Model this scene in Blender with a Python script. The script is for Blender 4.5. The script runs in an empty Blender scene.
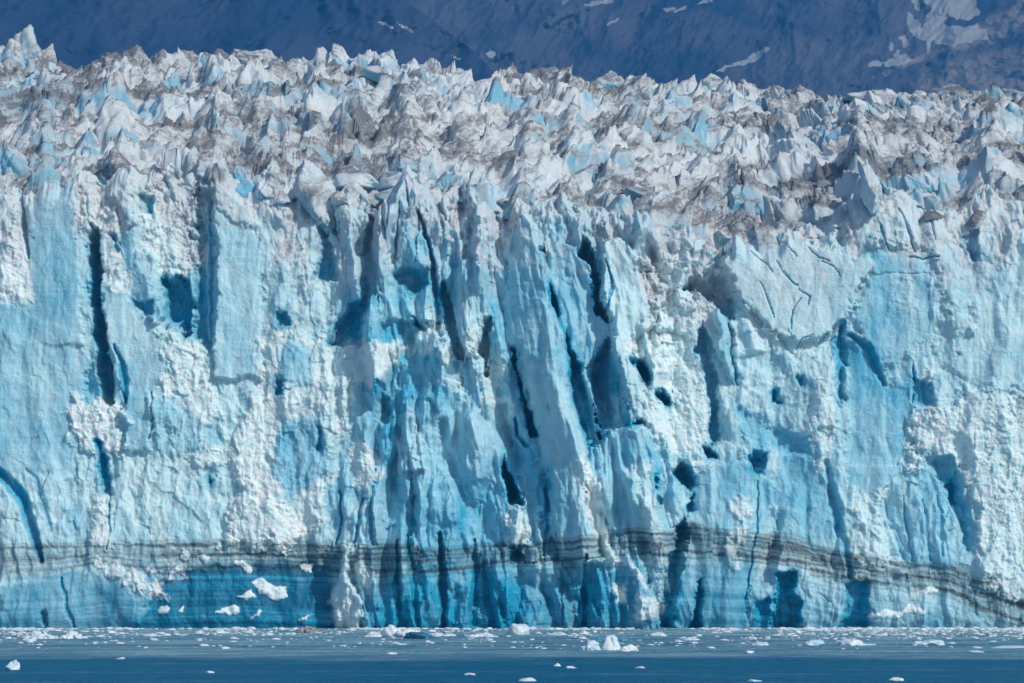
import bpy, math, random
import numpy as np

rng = np.random.default_rng(7)
random.seed(7)
scn = bpy.context.scene
COL = scn.collection

# ------------------------------------------------------------------ camera
F_PX, CX, HZ, CAM_Z = 2904.0, 512.0, 531.0, 20.0     # focal length and horizon row of the 1024 wide frame
cam_d = bpy.data.cameras.new("camera")
cam = bpy.data.objects.new("camera", cam_d)
COL.objects.link(cam)
cam.location = (0, 0, CAM_Z)
cam.rotation_euler = (math.radians(90), 0, 0)
cam_d.sensor_width = 36.0
cam_d.lens = F_PX * 36.0 / 1024.0
cam_d.shift_y = (HZ - 341.5) / 1024.0
cam_d.clip_start = 1.0
cam_d.clip_end = 60000.0
scn.camera = cam

# ------------------------------------------------------------------ noise tools (numpy)
def _h(ix, iy, s):
    h = (ix.astype(np.int64) * 374761393 + iy.astype(np.int64) * 668265263 + s * 1442695041) & 0x7fffffff
    h = ((h ^ (h >> 13)) * 1274126177) & 0x7fffffff
    h = ((h ^ (h >> 15)) * 2246822519) & 0x7fffffff
    return ((h ^ (h >> 16)) & 0xffffff) / float(0xffffff)

def gnoise(x, y, s=0):
    ix, iy = np.floor(x).astype(np.int64), np.floor(y).astype(np.int64)
    fx, fy = x - ix, y - iy
    u = fx * fx * fx * (fx * (fx * 6 - 15) + 10)
    v = fy * fy * fy * (fy * (fy * 6 - 15) + 10)
    def g(dx, dy):
        a = _h(ix + dx, iy + dy, s) * 2 * math.pi
        return np.cos(a) * (fx - dx) + np.sin(a) * (fy - dy)
    n = (g(0, 0) * (1 - u) + g(1, 0) * u) * (1 - v) + (g(0, 1) * (1 - u) + g(1, 1) * u) * v
    return n * 1.5

def fbm(x, y, oct=4, s=0, gain=0.5, ridged=False):
    a, f, t, tot = 1.0, 1.0, 0.0, 0.0
    for o in range(oct):
        n = gnoise(x * f + 13.7 * o, y * f - 7.3 * o, s + o)
        if ridged:
            n = 1 - 2 * np.abs(n)
        t = t + a * n
        tot += a
        a *= gain
        f *= 2.03
    return t / tot

def facets(x, y, s=0, gx=0.5, gy=0.5, amp=1.0, jitter=0.95):
    """Voronoi cells, each its own tilted plane; cell units.  returns height, edge distance, cell random"""
    ix, iy = np.floor(x).astype(np.int64), np.floor(y).astype(np.int64)
    b1 = np.full(x.shape, 9.0); b2 = np.full(x.shape, 9.0)
    hh = np.zeros(x.shape); rr = np.zeros(x.shape)
    for dy in (-1, 0, 1):
        for dx in (-1, 0, 1):
            cx, cy = ix + dx, iy + dy
            px = cx + 0.5 + (_h(cx, cy, s) - 0.5) * jitter
            py = cy + 0.5 + (_h(cx, cy, s + 1) - 0.5) * jitter
            ex, ey = x - px, y - py
            d = np.sqrt(ex * ex + ey * ey)
            r = _h(cx, cy, s + 2)
            h = amp * (r * 2 - 1) + gx * (_h(cx, cy, s + 3) * 2 - 1) * ex + gy * (_h(cx, cy, s + 4) * 2 - 1) * ey
            m = d < b1
            b2 = np.where(m, b1, np.minimum(b2, d))
            hh = np.where(m, h, hh); rr = np.where(m, r, rr)
            b1 = np.where(m, d, b1)
    return hh, b2 - b1, rr

def slabs(x, y, s=0, gx=0.5, gy=0.5, amp=1.0, k=14.0):
    """like facets, but neighbouring planes melt into each other"""
    ix, iy = np.floor(x).astype(np.int64), np.floor(y).astype(np.int64)
    hs = np.zeros(x.shape); ws = np.full(x.shape, 1e-9)
    for dy in (-1, 0, 1):
        for dx in (-1, 0, 1):
            cx, cy = ix + dx, iy + dy
            ex_ = x - (cx + 0.5 + (_h(cx, cy, s) - 0.5) * 0.95)
            ey_ = y - (cy + 0.5 + (_h(cx, cy, s + 1) - 0.5) * 0.95)
            h = amp * (_h(cx, cy, s + 2) * 2 - 1) + gx * (_h(cx, cy, s + 3) * 2 - 1) * ex_ + gy * (_h(cx, cy, s + 4) * 2 - 1) * ey_
            w = np.exp(-k * (ex_ * ex_ + ey_ * ey_))
            hs += w * h; ws += w
    return hs / ws

def crags(x, y, s=0, lo=0.5, hi=1.2, lean=0.0):
    """max over cells of tilted pyramids: a field of pointed ice blocks, cell units"""
    ix, iy = np.floor(x).astype(np.int64), np.floor(y).astype(np.int64)
    best = np.full(x.shape, -9.0)
    for dy in (-1, 0, 1):
        for dx in (-1, 0, 1):
            cx, cy = ix + dx, iy + dy
            px = cx + 0.5 + (_h(cx, cy, s) - 0.5) * 0.9
            py = cy + 0.5 + (_h(cx, cy, s + 1) - 0.5) * 0.9
            ex, ey = x - px, y - py
            a = _h(cx, cy, s + 2) * 1.2 - 0.6 + lean
            ca, sa = np.cos(a), np.sin(a)
            u, v = ex * ca + ey * sa, -ex * sa + ey * ca
            w = 1.3 + 1.2 * _h(cx, cy, s + 5)
            p = lo + (hi - lo) * _h(cx, cy, s + 3) - np.maximum(np.abs(u) * w, np.abs(v) * (0.7 + 0.6 * _h(cx, cy, s + 6))) \
                + 0.35 * u * (_h(cx, cy, s + 4) - 0.5)
            best = np.maximum(best, p)
    return best

def lumps(x, y, s=0):
    """heap of rounded chunks of uneven size, cell units"""
    ix, iy = np.floor(x).astype(np.int64), np.floor(y).astype(np.int64)
    best = np.zeros(x.shape)
    for dy in (-1, 0, 1):
        for dx in (-1, 0, 1):
            cx, cy = ix + dx, iy + dy
            px = cx + 0.5 + (_h(cx, cy, s) - 0.5) * 0.9
            py = cy + 0.5 + (_h(cx, cy, s + 1) - 0.5) * 0.9
            r = 0.35 + 0.6 * _h(cx, cy, s + 2)
            ex, ey = x - px, y - py
            d = np.maximum(np.abs(ex) * 0.8 + np.abs(ey) * 0.45, np.abs(ey) * 0.85 + np.abs(ex) * 0.3)
            best = np.maximum(best, np.sqrt(np.clip(r * r - d * d, 0, None)) * (0.6 + 0.6 * _h(cx, cy, s + 3)))
    return best

def sstep(a, b, x):
    t = np.clip((x - a) / (b - a), 0, 1)
    return t * t * (3 - 2 * t)

def sdf(poly, X, Y):
    """signed distance, positive inside"""
    p = np.asarray(poly, float)
    d = np.full(X.shape, 1e9); inside = np.zeros(X.shape, bool)
    n = len(p)
    for i in range(n):
        ax, ay = p[i]; bx, by = p[(i + 1) % n]
        ex, ey = bx - ax, by - ay
        wx, wy = X - ax, Y - ay
        t = np.clip((wx * ex + wy * ey) / (ex * ex + ey * ey + 1e-9), 0, 1)
        d = np.minimum(d, (wx - ex * t) ** 2 + (wy - ey * t) ** 2)
        if abs(by - ay) > 1e-9:
            c = ((ay > Y) != (by > Y)) & (X < ex * (Y - ay) / (by - ay) + ax)
            inside ^= c
    d = np.sqrt(d)
    return np.where(inside, d, -d)

def stroke_d(pts, X, Y):
    """distance to a polyline with half widths, positive inside (in units of the half width)"""
    best = np.full(X.shape, -9.0)
    for (ax, ay, aw), (bx, by, bw) in zip(pts[:-1], pts[1:]):
        ex, ey = bx - ax, by - ay
        t = np.clip(((X - ax) * ex + (Y - ay) * ey) / (ex * ex + ey * ey + 1e-9), 0, 1)
        d = np.hypot(X - ax - ex * t, Y - ay - ey * t)
        w = aw + (bw - aw) * t
        best = np.maximum(best, 1 - d / np.maximum(w, 0.05))
    return best

# ------------------------------------------------------------------ scene helpers
def tag(o, label=None, cat=None, group=None, kind=None):
    for k, v in (("label", label), ("category", cat), ("group", group), ("kind", kind)):
        if v:
            o[k] = v
    return o

def mesh_from(name, V, Fq, attrs=None, mat=None, parent=None, smooth=True):
    me = bpy.data.meshes.new(name)
    V = np.asarray(V, np.float32); Fq = np.asarray(Fq, np.int32)
    k = Fq.shape[1]
    me.vertices.add(len(V)); me.vertices.foreach_set("co", V.ravel())
    me.loops.add(Fq.size); me.loops.foreach_set("vertex_index", Fq.ravel())
    me.polygons.add(len(Fq))
    me.polygons.foreach_set("loop_start", np.arange(0, Fq.size, k, dtype=np.int32))
    me.polygons.foreach_set("use_smooth", np.full(len(Fq), smooth, bool))
    me.update(calc_edges=True)
    for a, arr in (attrs or {}).items():
        at = me.attributes.new(a, "FLOAT", "POINT")
        at.data.foreach_set("value", np.asarray(arr, np.float32).ravel())
    if mat:
        me.materials.append(mat)
    o = bpy.data.objects.new(name, me)
    COL.objects.link(o)
    if parent:
        o.parent = parent
    return o

def grid_faces(nr, nc):
    i = np.arange(nr * nc, dtype=np.int32).reshape(nr, nc)
    return np.stack([i[:-1, :-1], i[:-1, 1:], i[1:, 1:], i[1:, :-1]], -1).reshape(-1, 4)

class NT:
    def __init__(self, name):
        self.m = bpy.data.materials.new(name); self.m.use_nodes = True
        self.t = self.m.node_tree; self.t.nodes.clear()
        self.out = self.n("ShaderNodeOutputMaterial")
    def n(self, typ, **kw):
        nd = self.t.nodes.new(typ)
        for k, v in kw.items():
            if k.startswith("i_"):
                nd.inputs[k[2:].replace("_", " ")].default_value = v
            else:
                setattr(nd, k, v)
        return nd
    def l(self, a, b):
        self.t.links.new(a, b)
    def val(self, sock, v):
        if hasattr(v, "is_output"):
            self.l(v, sock)
        else:
            sock.default_value = v
    def math(self, op, a, b=0.0, clamp=False):
        nd = self.n("ShaderNodeMath", operation=op, use_clamp=clamp)
        self.val(nd.inputs[0], a); self.val(nd.inputs[1], b)
        return nd.outputs[0]
    def attr(self, name):
        return self.n("ShaderNodeAttribute", attribute_name=name).outputs["Fac"]
    def mix(self, f, a, b):
        nd = self.n("ShaderNodeMix", data_type="RGBA")
        self.val(nd.inputs[0], f)
        for s, v in ((nd.inputs[6], a), (nd.inputs[7], b)):
            if hasattr(v, "is_output"):
                self.l(v, s)
            else:
                s.default_value = (*v, 1)
        return nd.outputs[2]
    def noise(self, vec, scale, detail=4, rough=0.55, dist=0.0):
        nd = self.n("ShaderNodeTexNoise")
        nd.inputs["Scale"].default_value = scale; nd.inputs["Detail"].default_value = detail
        nd.inputs["Roughness"].default_value = rough; nd.inputs["Distortion"].default_value = dist
        if vec is not None:
            self.l(vec, nd.inputs["Vector"])
        return nd.outputs["Fac"]
    def ramp(self, v, a, b):
        nd = self.n("ShaderNodeMapRange", interpolation_type="SMOOTHSTEP")
        self.val(nd.inputs[0], v); nd.inputs[1].default_value = a; nd.inputs[2].default_value = b
        return nd.outputs[0]
    def vscale(self, vec, sc):
        nd = self.n("ShaderNodeMapping"); nd.inputs["Scale"].default_value = sc
        self.l(vec, nd.inputs["Vector"])
        return nd.outputs[0]

# ------------------------------------------------------------------ materials
PALE = (0.60, 0.79, 0.83)
BLUE = (0.012, 0.39, 0.60)
DEEP = (0.002, 0.14, 0.255)
WHITE = (0.78, 0.86, 0.87)
GREY = (0.62, 0.64, 0.67)
DIRT = (0.15, 0.145, 0.15)

def ice_cliff_material():
    k = NT("glacier_ice")
    pos = k.n("ShaderNodeNewGeometry").outputs["Position"]
    blue, white, dirt, band, bed, teal = (k.attr(a) for a in ("blue", "white", "dirt", "band", "bed", "teal"))
    xyz = k.n("ShaderNodeSeparateXYZ"); k.l(pos, xyz.inputs[0])
    cb = k.n("ShaderNodeCombineXYZ"); k.l(xyz.outputs[0], cb.inputs[0]); k.l(bed, cb.inputs[2])
    bedv = k.vscale(cb.outputs[0], (0.012, 1.0, 0.22))
    bedf = k.vscale(cb.outputs[0], (0.03, 1.0, 0.8))
    n_bed = k.noise(bedv, 1.0, 5, 0.6)
    n_fine = k.noise(bedf, 1.0, 4, 0.6)
    n_big = k.noise(pos, 0.05, 5, 0.6)
    n_mid = k.noise(pos, 0.35, 5, 0.62)
    n_small = k.noise(pos, 1.6, 4, 0.6)
    # clean blue ice
    n_str = k.noise(k.vscale(pos, (0.30, 0.3, 0.035)), 1.0, 4, 0.6)
    b = k.math("ADD", blue, k.math("MULTIPLY", k.math("SUBTRACT", n_big, 0.5), 1.5))
    b = k.math("ADD", b, k.math("MULTIPLY", k.math("SUBTRACT", n_str, 0.5), 0.8))
    b = k.math("ADD", b, k.math("MULTIPLY", k.math("SUBTRACT", n_bed, 0.5), 0.55))
    b = k.math("ADD", b, k.math("MULTIPLY", k.math("SUBTRACT", n_mid, 0.5), 0.35), clamp=True)
    c = k.mix(b, PALE, BLUE)
    c = k.mix(k.math("MULTIPLY", teal, k.ramp(n_bed, 0.25, 0.6)), c, DEEP)
    # crushed white ice
    w = k.ramp(k.math("ADD", white, k.math("ADD", k.math("MULTIPLY", k.math("SUBTRACT", n_mid, 0.5), 1.1), k.math("MULTIPLY", k.math("SUBTRACT", n_big, 0.5), 1.2))), 0.25, 1.0)
    c = k.mix(w, c, WHITE)
    # thin bedding lines
    ln = k.math("MULTIPLY", k.math("MULTIPLY", k.ramp(n_fine, 0.60, 0.74), k.ramp(n_big, 0.45, 0.62)), k.math("SUBTRACT", 1.0, w))
    c = k.mix(k.math("MULTIPLY", ln, 0.35), c, (0.22, 0.36, 0.46))
    # sediment band
    bb = k.math("MULTIPLY", band, k.ramp(k.math("ADD", k.math("MULTIPLY", n_fine, 0.6), k.math("MULTIPLY", n_small, 0.4)), 0.34, 0.56), clamp=True)
    bb = k.math("ADD", k.math("MULTIPLY", bb, 0.5), k.math("MULTIPLY", band, 0.5))
    c = k.mix(k.math("MULTIPLY", bb, 0.92), c, (0.04, 0.048, 0.056))
    # grey surface film and dirt
    d = k.math("ADD", dirt, k.math("MULTIPLY", k.math("SUBTRACT", n_mid, 0.5), 0.8))
    c = k.mix(k.math("MULTIPLY", k.ramp(dirt, 0.05, 0.55), 0.85), c, GREY)
    c = k.mix(k.math("MULTIPLY", k.ramp(k.math("ADD", d, k.math("MULTIPLY", k.math("SUBTRACT", n_small, 0.5), 0.5)), 0.5, 1.05), 0.8), c, DIRT)
    bs = k.n("ShaderNodeBsdfPrincipled")
    k.l(c, bs.inputs["Base Color"])
    bs.inputs["Roughness"].default_value = 0.55
    bs.inputs["Specular IOR Level"].default_value = 0.3
    bs.inputs["Subsurface Weight"].default_value = 0.75
    bs.inputs["Subsurface Radius"].default_value = (0.08, 0.75, 1.0)
    bs.inputs["Subsurface Scale"].default_value = 1.0
    bmp = k.n("ShaderNodeBump"); bmp.inputs["Strength"].default_value = 0.8; bmp.inputs["Distance"].default_value = 0.6
    hgt = k.math("ADD", k.math("MULTIPLY", n_mid, 0.7), k.math("MULTIPLY", n_small, 0.4))
    hgt = k.math("ADD", hgt, k.math("MULTIPLY", n_fine, 0.08))
    k.l(hgt, bmp.inputs["Height"]); k.l(bmp.outputs[0], bs.inputs["Normal"])
    k.l(bs.outputs[0], k.out.inputs[0])
    return k.m

def serac_material():
    k = NT("serac_ice")
    geo = k.n("ShaderNodeNewGeometry")
    pos = geo.outputs["Position"]
    nz = k.n("ShaderNodeSeparateXYZ"); k.l(geo.outputs["Normal"], nz.inputs[0])
    n_big = k.noise(pos, 0.045, 4, 0.6)
    n_m0 = k.noise(pos, 0.3, 5, 0.65, 0.6)
    n_mid = k.math("ADD", k.math("MULTIPLY", n_m0, 0.25), k.math("MULTIPLY", k.noise(k.vscale(pos, (0.035, 0.035, 0.10)), 1.0, 7, 0.6, 0.8), 0.75))
    n_small = k.noise(pos, 1.5, 4, 0.6)
    bl = k.ramp(k.math("SUBTRACT", n_big, k.math("MULTIPLY", nz.outputs[2], 0.14)), 0.42, 0.60)
    sp = k.n("ShaderNodeSeparateXYZ"); k.l(pos, sp.inputs[0])
    nearb = k.ramp(k.math("ADD", sp.outputs[1], k.math("MULTIPLY", n_big, 60.0)), 700, 655)
    bl = k.math("ADD", bl, k.math("MULTIPLY", nearb, 0.12), clamp=True)
    c = k.mix(k.math("MULTIPLY", bl, 0.75), (0.68, 0.735, 0.765), BLUE)
    d = k.math("ADD", k.math("MULTIPLY", n_mid, 1.0), k.math("MULTIPLY", k.math("SUBTRACT", n_small, 0.5), 0.25))
    d = k.math("ADD", d, k.math("MULTIPLY", nz.outputs[2], 0.10))
    c = k.mix(k.math("MULTIPLY", k.ramp(d, 0.44, 0.60), 0.6), c, (0.46, 0.45, 0.455))
    c = k.mix(k.math("MULTIPLY", k.ramp(d, 0.535, 0.66), 0.88), c, DIRT)
    bs = k.n("ShaderNodeBsdfPrincipled")
    k.l(c, bs.inputs["Base Color"]); bs.inputs["Roughness"].default_value = 0.6
    bs.inputs["Specular IOR Level"].default_value = 0.25
    bmp = k.n("ShaderNodeBump"); bmp.inputs["Strength"].default_value = 0.6; bmp.inputs["Distance"].default_value = 0.6
    k.l(k.math("ADD", k.math("MULTIPLY", n_mid, 0.8), k.math("MULTIPLY", n_small, 0.4)), bmp.inputs["Height"])
    k.l(bmp.outputs[0], bs.inputs["Normal"])
    k.l(bs.outputs[0], k.out.inputs[0])
    return k.m

def floe_material(name, c1, c2, dirt=0.0):
    k = NT(name)
    tc = k.n("ShaderNodeNewGeometry").outputs["Position"]
    n1 = k.noise(tc, 0.5, 4); n2 = k.noise(tc, 2.2, 4)
    c = k.mix(k.ramp(n1, 0.35, 0.65), c1, c2)
    if dirt:
        c = k.mix(k.math("MULTIPLY", k.ramp(n2, 0.45, 0.6), dirt), c, (0.07, 0.06, 0.055))
    bs = k.n("ShaderNodeBsdfPrincipled"); k.l(c, bs.inputs["Base Color"]); bs.inputs["Roughness"].default_value = 0.45
    bmp = k.n("ShaderNodeBump"); bmp.inputs["Strength"].default_value = 0.5; bmp.inputs["Distance"].default_value = 0.3
    k.l(n2, bmp.inputs["Height"]); k.l(bmp.outputs[0], bs.inputs["Normal"])
    k.l(bs.outputs[0], k.out.inputs[0])
    return k.m

def water_material():
    k = NT("fjord_water")
    pos = k.n("ShaderNodeNewGeometry").outputs["Position"]
    xyz = k.n("ShaderNodeSeparateXYZ"); k.l(pos, xyz.inputs[0])
    st = k.noise(k.vscale(pos, (0.012, 0.06, 1)), 1.0, 6, 0.65)       # long wind streaks
    st2 = k.noise(k.vscale(pos, (0.06, 0.14, 1)), 1.0, 6, 0.7)
    st3 = k.noise(k.vscale(pos, (0.5, 0.35, 1)), 1.0, 5, 0.7)
    edge = k.math("ADD", xyz.outputs[1], k.math("MULTIPLY", k.math("SUBTRACT", st, 0.5), 60.0))
    slick = k.ramp(edge, 444, 470)                           # ice-laden slick water towards the cliff
    f_ = k.math("ADD", k.math("ADD", k.math("MULTIPLY", st2, 0.45), k.math("MULTIPLY", st, 0.35)), k.math("MULTIPLY", st3, 0.2))
    film_ripples = k.math("ADD", k.math("MULTIPLY", slick, k.ramp(f_, 0.36, 0.62)), k.math("MULTIPLY", k.ramp(f_, 0.50, 0.66), 0.34), clamp=True)  # brash film, plus lighter ripple streaks painted into the water colour
    film_ripples = k.math("ADD", film_ripples, k.math("MULTIPLY", k.ramp(xyz.outputs[1], 540, 585), k.math("MULTIPLY", k.ramp(st2, 0.35, 0.6), 0.55)), clamp=True)
    c = k.mix(k.math("MULTIPLY", film_ripples, 0.75), (0.0, 0.145, 0.29), (0.46, 0.70, 0.76))
    bs = k.n("ShaderNodeBsdfDiffuse"); k.l(c, bs.inputs["Color"])
    gl = k.n("ShaderNodeBsdfGlossy"); gl.inputs["Color"].default_value = (0.55, 0.80, 0.95, 1)
    r = k.n("ShaderNodeMapRange"); k.l(slick, r.inputs[0]); r.inputs[3].default_value = 0.22; r.inputs[4].default_value = 0.36
    k.l(r.outputs[0], gl.inputs["Roughness"])
    fr = k.n("ShaderNodeFresnel"); fr.inputs["IOR"].default_value = 1.2
    w1 = k.noise(k.vscale(pos, (0.35, 0.30, 1)), 1.0, 6, 0.7)
    w2 = k.noise(k.vscale(pos, (0.06, 0.2, 1)), 1.0, 3, 0.5)
    bmp = k.n("ShaderNodeBump"); bmp.inputs["Strength"].default_value = 1.0; bmp.inputs["Distance"].default_value = 3.0
    k.l(k.math("ADD", w1, k.math("MULTIPLY", w2, 1.5)), bmp.inputs["Height"])
    for q in (bs, gl, fr):
        k.l(bmp.outputs[0], q.inputs["Normal"])
    mx = k.n("ShaderNodeMixShader"); k.l(fr.outputs[0], mx.inputs[0]); k.l(bs.outputs[0], mx.inputs[1]); k.l(gl.outputs[0], mx.inputs[2])
    k.l(mx.outputs[0], k.out.inputs[0])
    return k.m

def rock_material(name, a, b):
    k = NT(name)
    pos = k.n("ShaderNodeNewGeometry").outputs["Position"]
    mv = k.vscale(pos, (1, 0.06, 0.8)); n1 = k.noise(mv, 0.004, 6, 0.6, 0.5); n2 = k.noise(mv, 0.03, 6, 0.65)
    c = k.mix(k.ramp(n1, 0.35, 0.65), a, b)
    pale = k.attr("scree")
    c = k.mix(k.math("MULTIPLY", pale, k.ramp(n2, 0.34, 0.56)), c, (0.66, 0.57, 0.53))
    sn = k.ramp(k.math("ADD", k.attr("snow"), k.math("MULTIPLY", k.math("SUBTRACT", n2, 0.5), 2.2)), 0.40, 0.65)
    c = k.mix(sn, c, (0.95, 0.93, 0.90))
    bs = k.n("ShaderNodeBsdfDiffuse"); k.l(c, bs.inputs["Color"])
    k.l(bs.outputs[0], k.out.inputs[0])
    return k.m

M_ICE, M_SERAC = ice_cliff_material(), serac_material()

# ------------------------------------------------------------------ the cliff: one fine relief sheet, traced feature by feature
U = 600.0 / F_PX                       # metres per traced unit on the cliff
STEP = 0.8
xs = np.arange(-64, 1088 + STEP, STEP)
SKY = [(-70, 56), (0, 54), (20, 48), (40, 52), (62, 66), (78, 68), (90, 62), (120, 56), (150, 52), (185, 50), (225, 54), (260, 48), (290, 52), (330, 54),
       (365, 54), (400, 60), (440, 66), (475, 74), (512, 70), (550, 72), (600, 76), (640, 74), (690, 76), (735, 82), (768, 90), (810, 90),
       (842, 96), (880, 88), (915, 92), (960, 88), (1024, 92), (1100, 92)]
sky_of = lambda x: np.interp(x, [p[0] for p in SKY], [p[1] for p in SKY])
CREST = [(-70, 170), (0, 165), (20, 178), (42, 165), (62, 170), (82, 160), (100, 172), (122, 155), (140, 172), (160, 176), (195, 170), (214, 156), (232, 176), (250, 184), (270, 168),
         (296, 186), (312, 176), (330, 190), (352, 176), (372, 192), (388, 180), (405, 162), (424, 176), (440, 184), (456, 176), (480, 190), (505, 190), (524, 178), (545, 196), (562, 182), (585, 200),
         (600, 196), (622, 206), (645, 204), (680, 220), (712, 232), (736, 222), (770, 228), (800, 220), (830, 212), (848, 206), (858, 190), (868, 163), (880, 180), (892, 200), (905, 194),
         (925, 192), (945, 206), (962, 214), (985, 190), (1005, 186), (1024, 194), (1090, 190)]
crest_of = lambda x: np.interp(x, [p[0] for p in CREST], [p[1] for p in CREST])
cr_line = crest_of(xs + 2.5 * fbm(xs / 14, xs * 0 + 3.3, 3, 5)) + 16 * fbm(xs / 22, xs * 0 + 1.7, 4, 6, 0.6) + 30 * fbm(xs / 60, xs * 0 + 1.7, 2, 8) + 6
y_low = 636.0
ys = np.linspace(0, 1, 600)
X, Tt = np.meshgrid(xs, ys)
Y = y_low + (cr_line[None, :] - y_low) * Tt                       # rows run from below the water line to the jagged crest
up = np.zeros_like(Y)

# domain warp used by everything so that no traced edge is straight
wx = 3.0 * fbm(X / 28, Y / 45, 4, 11) + 6 * fbm(X / 120, Y / 160, 2, 12)
wy = 3.0 * fbm(X / 30, Y / 30, 4, 21) + 5 * fbm(X / 130, Y / 130, 2, 22)
Xw, Yw = X + wx, Y + wy
ex = X + 3.2 * fbm(X / 15, Y / 18, 5, 31, 0.6)
ey = Y + 3.2 * fbm(X / 15, Y / 18, 5, 32, 0.6)
RAG = fbm(X / 20, Y / 20, 5, 33, 0.62)

D = np.zeros_like(X)                   # relief towards the sea, traced units
blue = np.full_like(X, 0.22); white = np.zeros_like(X); dirt = np.zeros_like(X); teal = np.zeros_like(X)
rub = np.zeros_like(X); smooth = np.zeros_like(X)
part = np.zeros(X.shape, np.int16)
parts = ["ice_cliff"]

def window(pts, pad):
    px = [p[0] for p in pts]; py = [p[1] for p in pts]
    c0 = np.searchsorted(xs, min(px) - pad); c1 = np.searchsorted(xs, max(px) + pad)
    rows = np.where((Y.min(1) <= max(py) + pad) & (Y.max(1) >= min(py) - pad))[0]
    return slice(rows[0], rows[-1] + 1), slice(c0, c1)

def panel(poly, off=0, gx=0, gy=0, edge=5.0, ridge=None, b=None, w=None, t=None, dr=None, sm=None, rb=None, name=None, soft=10.0, rag=8.0, taper=0.0, flat=0.0):
    W = window(poly, 14 + edge + soft)
    s0 = sdf(poly, ex[W], ey[W])
    s = s0 + rag * RAG[W]
    m = sstep(-edge * 0.5, edge * 0.5, s)
    cx = sum(p[0] for p in poly) / len(poly); cy = sum(p[1] for p in poly) / len(poly)
    add = off + gx * (X[W] - cx) + gy * (Y[W] - cy)
    if name == "ice_pillar" and 330 < cx < 760:
        add = add * 1.55
    if ridge:                           # (x at top, x at bottom, y top, y bottom, slope left, slope right)
        x0, x1, y0, y1, gl, gr = ridge
        rx = x0 + (x1 - x0) * np.clip((Y[W] - y0) / (y1 - y0), 0, 1)
        e = X[W] - rx
        add = add - np.where(e < 0, -e * gl, e * gr)
    if taper:
        m = 0.40 * m + 0.60 * np.clip(s / taper, 0, 1) ** 0.8
    if flat:
        D[W] += flat * m * (D[W][s > 0].mean() - D[W])
    D[W] += m * add
    ms = sstep(-soft, soft * 0.5, s)
    for arr, v in ((blue, b), (white, w), (teal, t), (dirt, dr), (smooth, sm), (rub, rb)):
        if v is not None:
            arr[W] += (v - arr[W]) * ms
    if name:
        parts.append(name)
        part[W] = np.where(s0 > 0, len(parts) - 1, part[W])

def slot(poly, depth, gx=0.0, edge=3.5, b=0.95, name="crevasse", **kw):
    cxp = sum(p[0] for p in poly) / len(poly)
    mid = 1.0 if 330 < cxp < 740 else 0.0
    panel(poly, -depth * (1.5 + 0.6 * mid), gx=gx, edge=edge, b=b, w=0.0, rb=0.0, soft=6.0, rag=8.0, taper=6.0, name=name, **kw)

def stroke(pts, h, b=None, w=None, dr=None, power=0.8, name=None):
    W = window(pts, 12 + max(p[2] for p in pts))
    s = stroke_d(pts, ex[W], ey[W])
    s0 = s
    s = np.clip(np.where(s > -2, s + (0.9 if w else 0.35) * RAG[W], s), 0, 1)
    if w and h > 0:
        h = h * 0.3
        rub[W] = np.maximum(rub[W], 0.55 * sstep(0.05, 0.5, s))
    D[W] += h * s ** power
    m = sstep(0, 0.4, s)
    for arr, v in ((blue, b), (white, w), (dirt, dr)):
        if v is not None:
            arr[W] += (v - arr[W]) * m
    if name:
        parts.append(name)
        part[W] = np.where(s0 > 0.05, len(parts) - 1, part[W])

def rubble(poly, off=3, amt=1.0, edge=14.0, w=0.95, b=0.15, name="ice_rubble", **kw):
    amt *= 0.85; w *= 0.8
    panel(poly, off * 0.7, edge=edge, w=w, b=b, rb=amt, sm=0.0, soft=11.0, rag=24.0, name=name, **kw)

# general shape: long undulations, upright slabs and flutes
D += 9 * fbm(X / 190, Y / 260, 3, 41)
tilt = X - np.interp(X, [300, 440, 500, 640, 720, 800], [0.0, 0.03, 0.15, 0.16, 0.08, 0.0]) * (Y - 400)
f1 = slabs((tilt + 1.8 * wx) / 46, (Y + 3 * wy) / 120, 51, 17, 12, 5.0, 16)
f2 = slabs((tilt + 1.8 * wx) / 19, (Y + 2 * wy) / 52, 61, 9.5, 7.0, 2.4, 7)
f3 = slabs(Xw / 9, Yw / 15, 71, 3.6, 2.8, 1.0, 7)
fl = sstep(300, 380, X) * (1 - sstep(640, 720, X))                    # the fluted centre
leftc = 1 - 0.55 * (1 - sstep(240, 320, X))
D += 3.5 * fbm(tilt / 34 + 0.6 * fbm(X / 80, Y / 120, 2, 45), Y / 150, 3, 46)
fin = fbm(tilt / 44 + 0.5 * fbm(X / 90, Y / 130, 2, 47), Y / 300, 3, 48, ridged=True)
D += (16 * fl + 3) * fin + 4.0 * fl * fbm(tilt / 15 + 0.4 * wx / 6, Y / 85, 3, 49, ridged=True)
D += f1 * (0.75 + 0.65 * fl) * leftc + f2 * (0.6 + 0.9 * fl) * leftc
low = sstep(455, 520, Y) * sstep(330, 360, X) * (1 - sstep(900, 960, X))
flute = fbm(tilt / 21 + 1.1 * fbm(X / 70, Y / 110, 3, 83), Y / 150, 4, 81, ridged=True)
D += low * 4.5 * flute * (0.6 + 0.6 * fbm(X / 50, Y / 60, 2, 85))
blue += 0.40 * fl * sstep(150, 230, Y) - 0.07 * (1 - fl)

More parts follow.
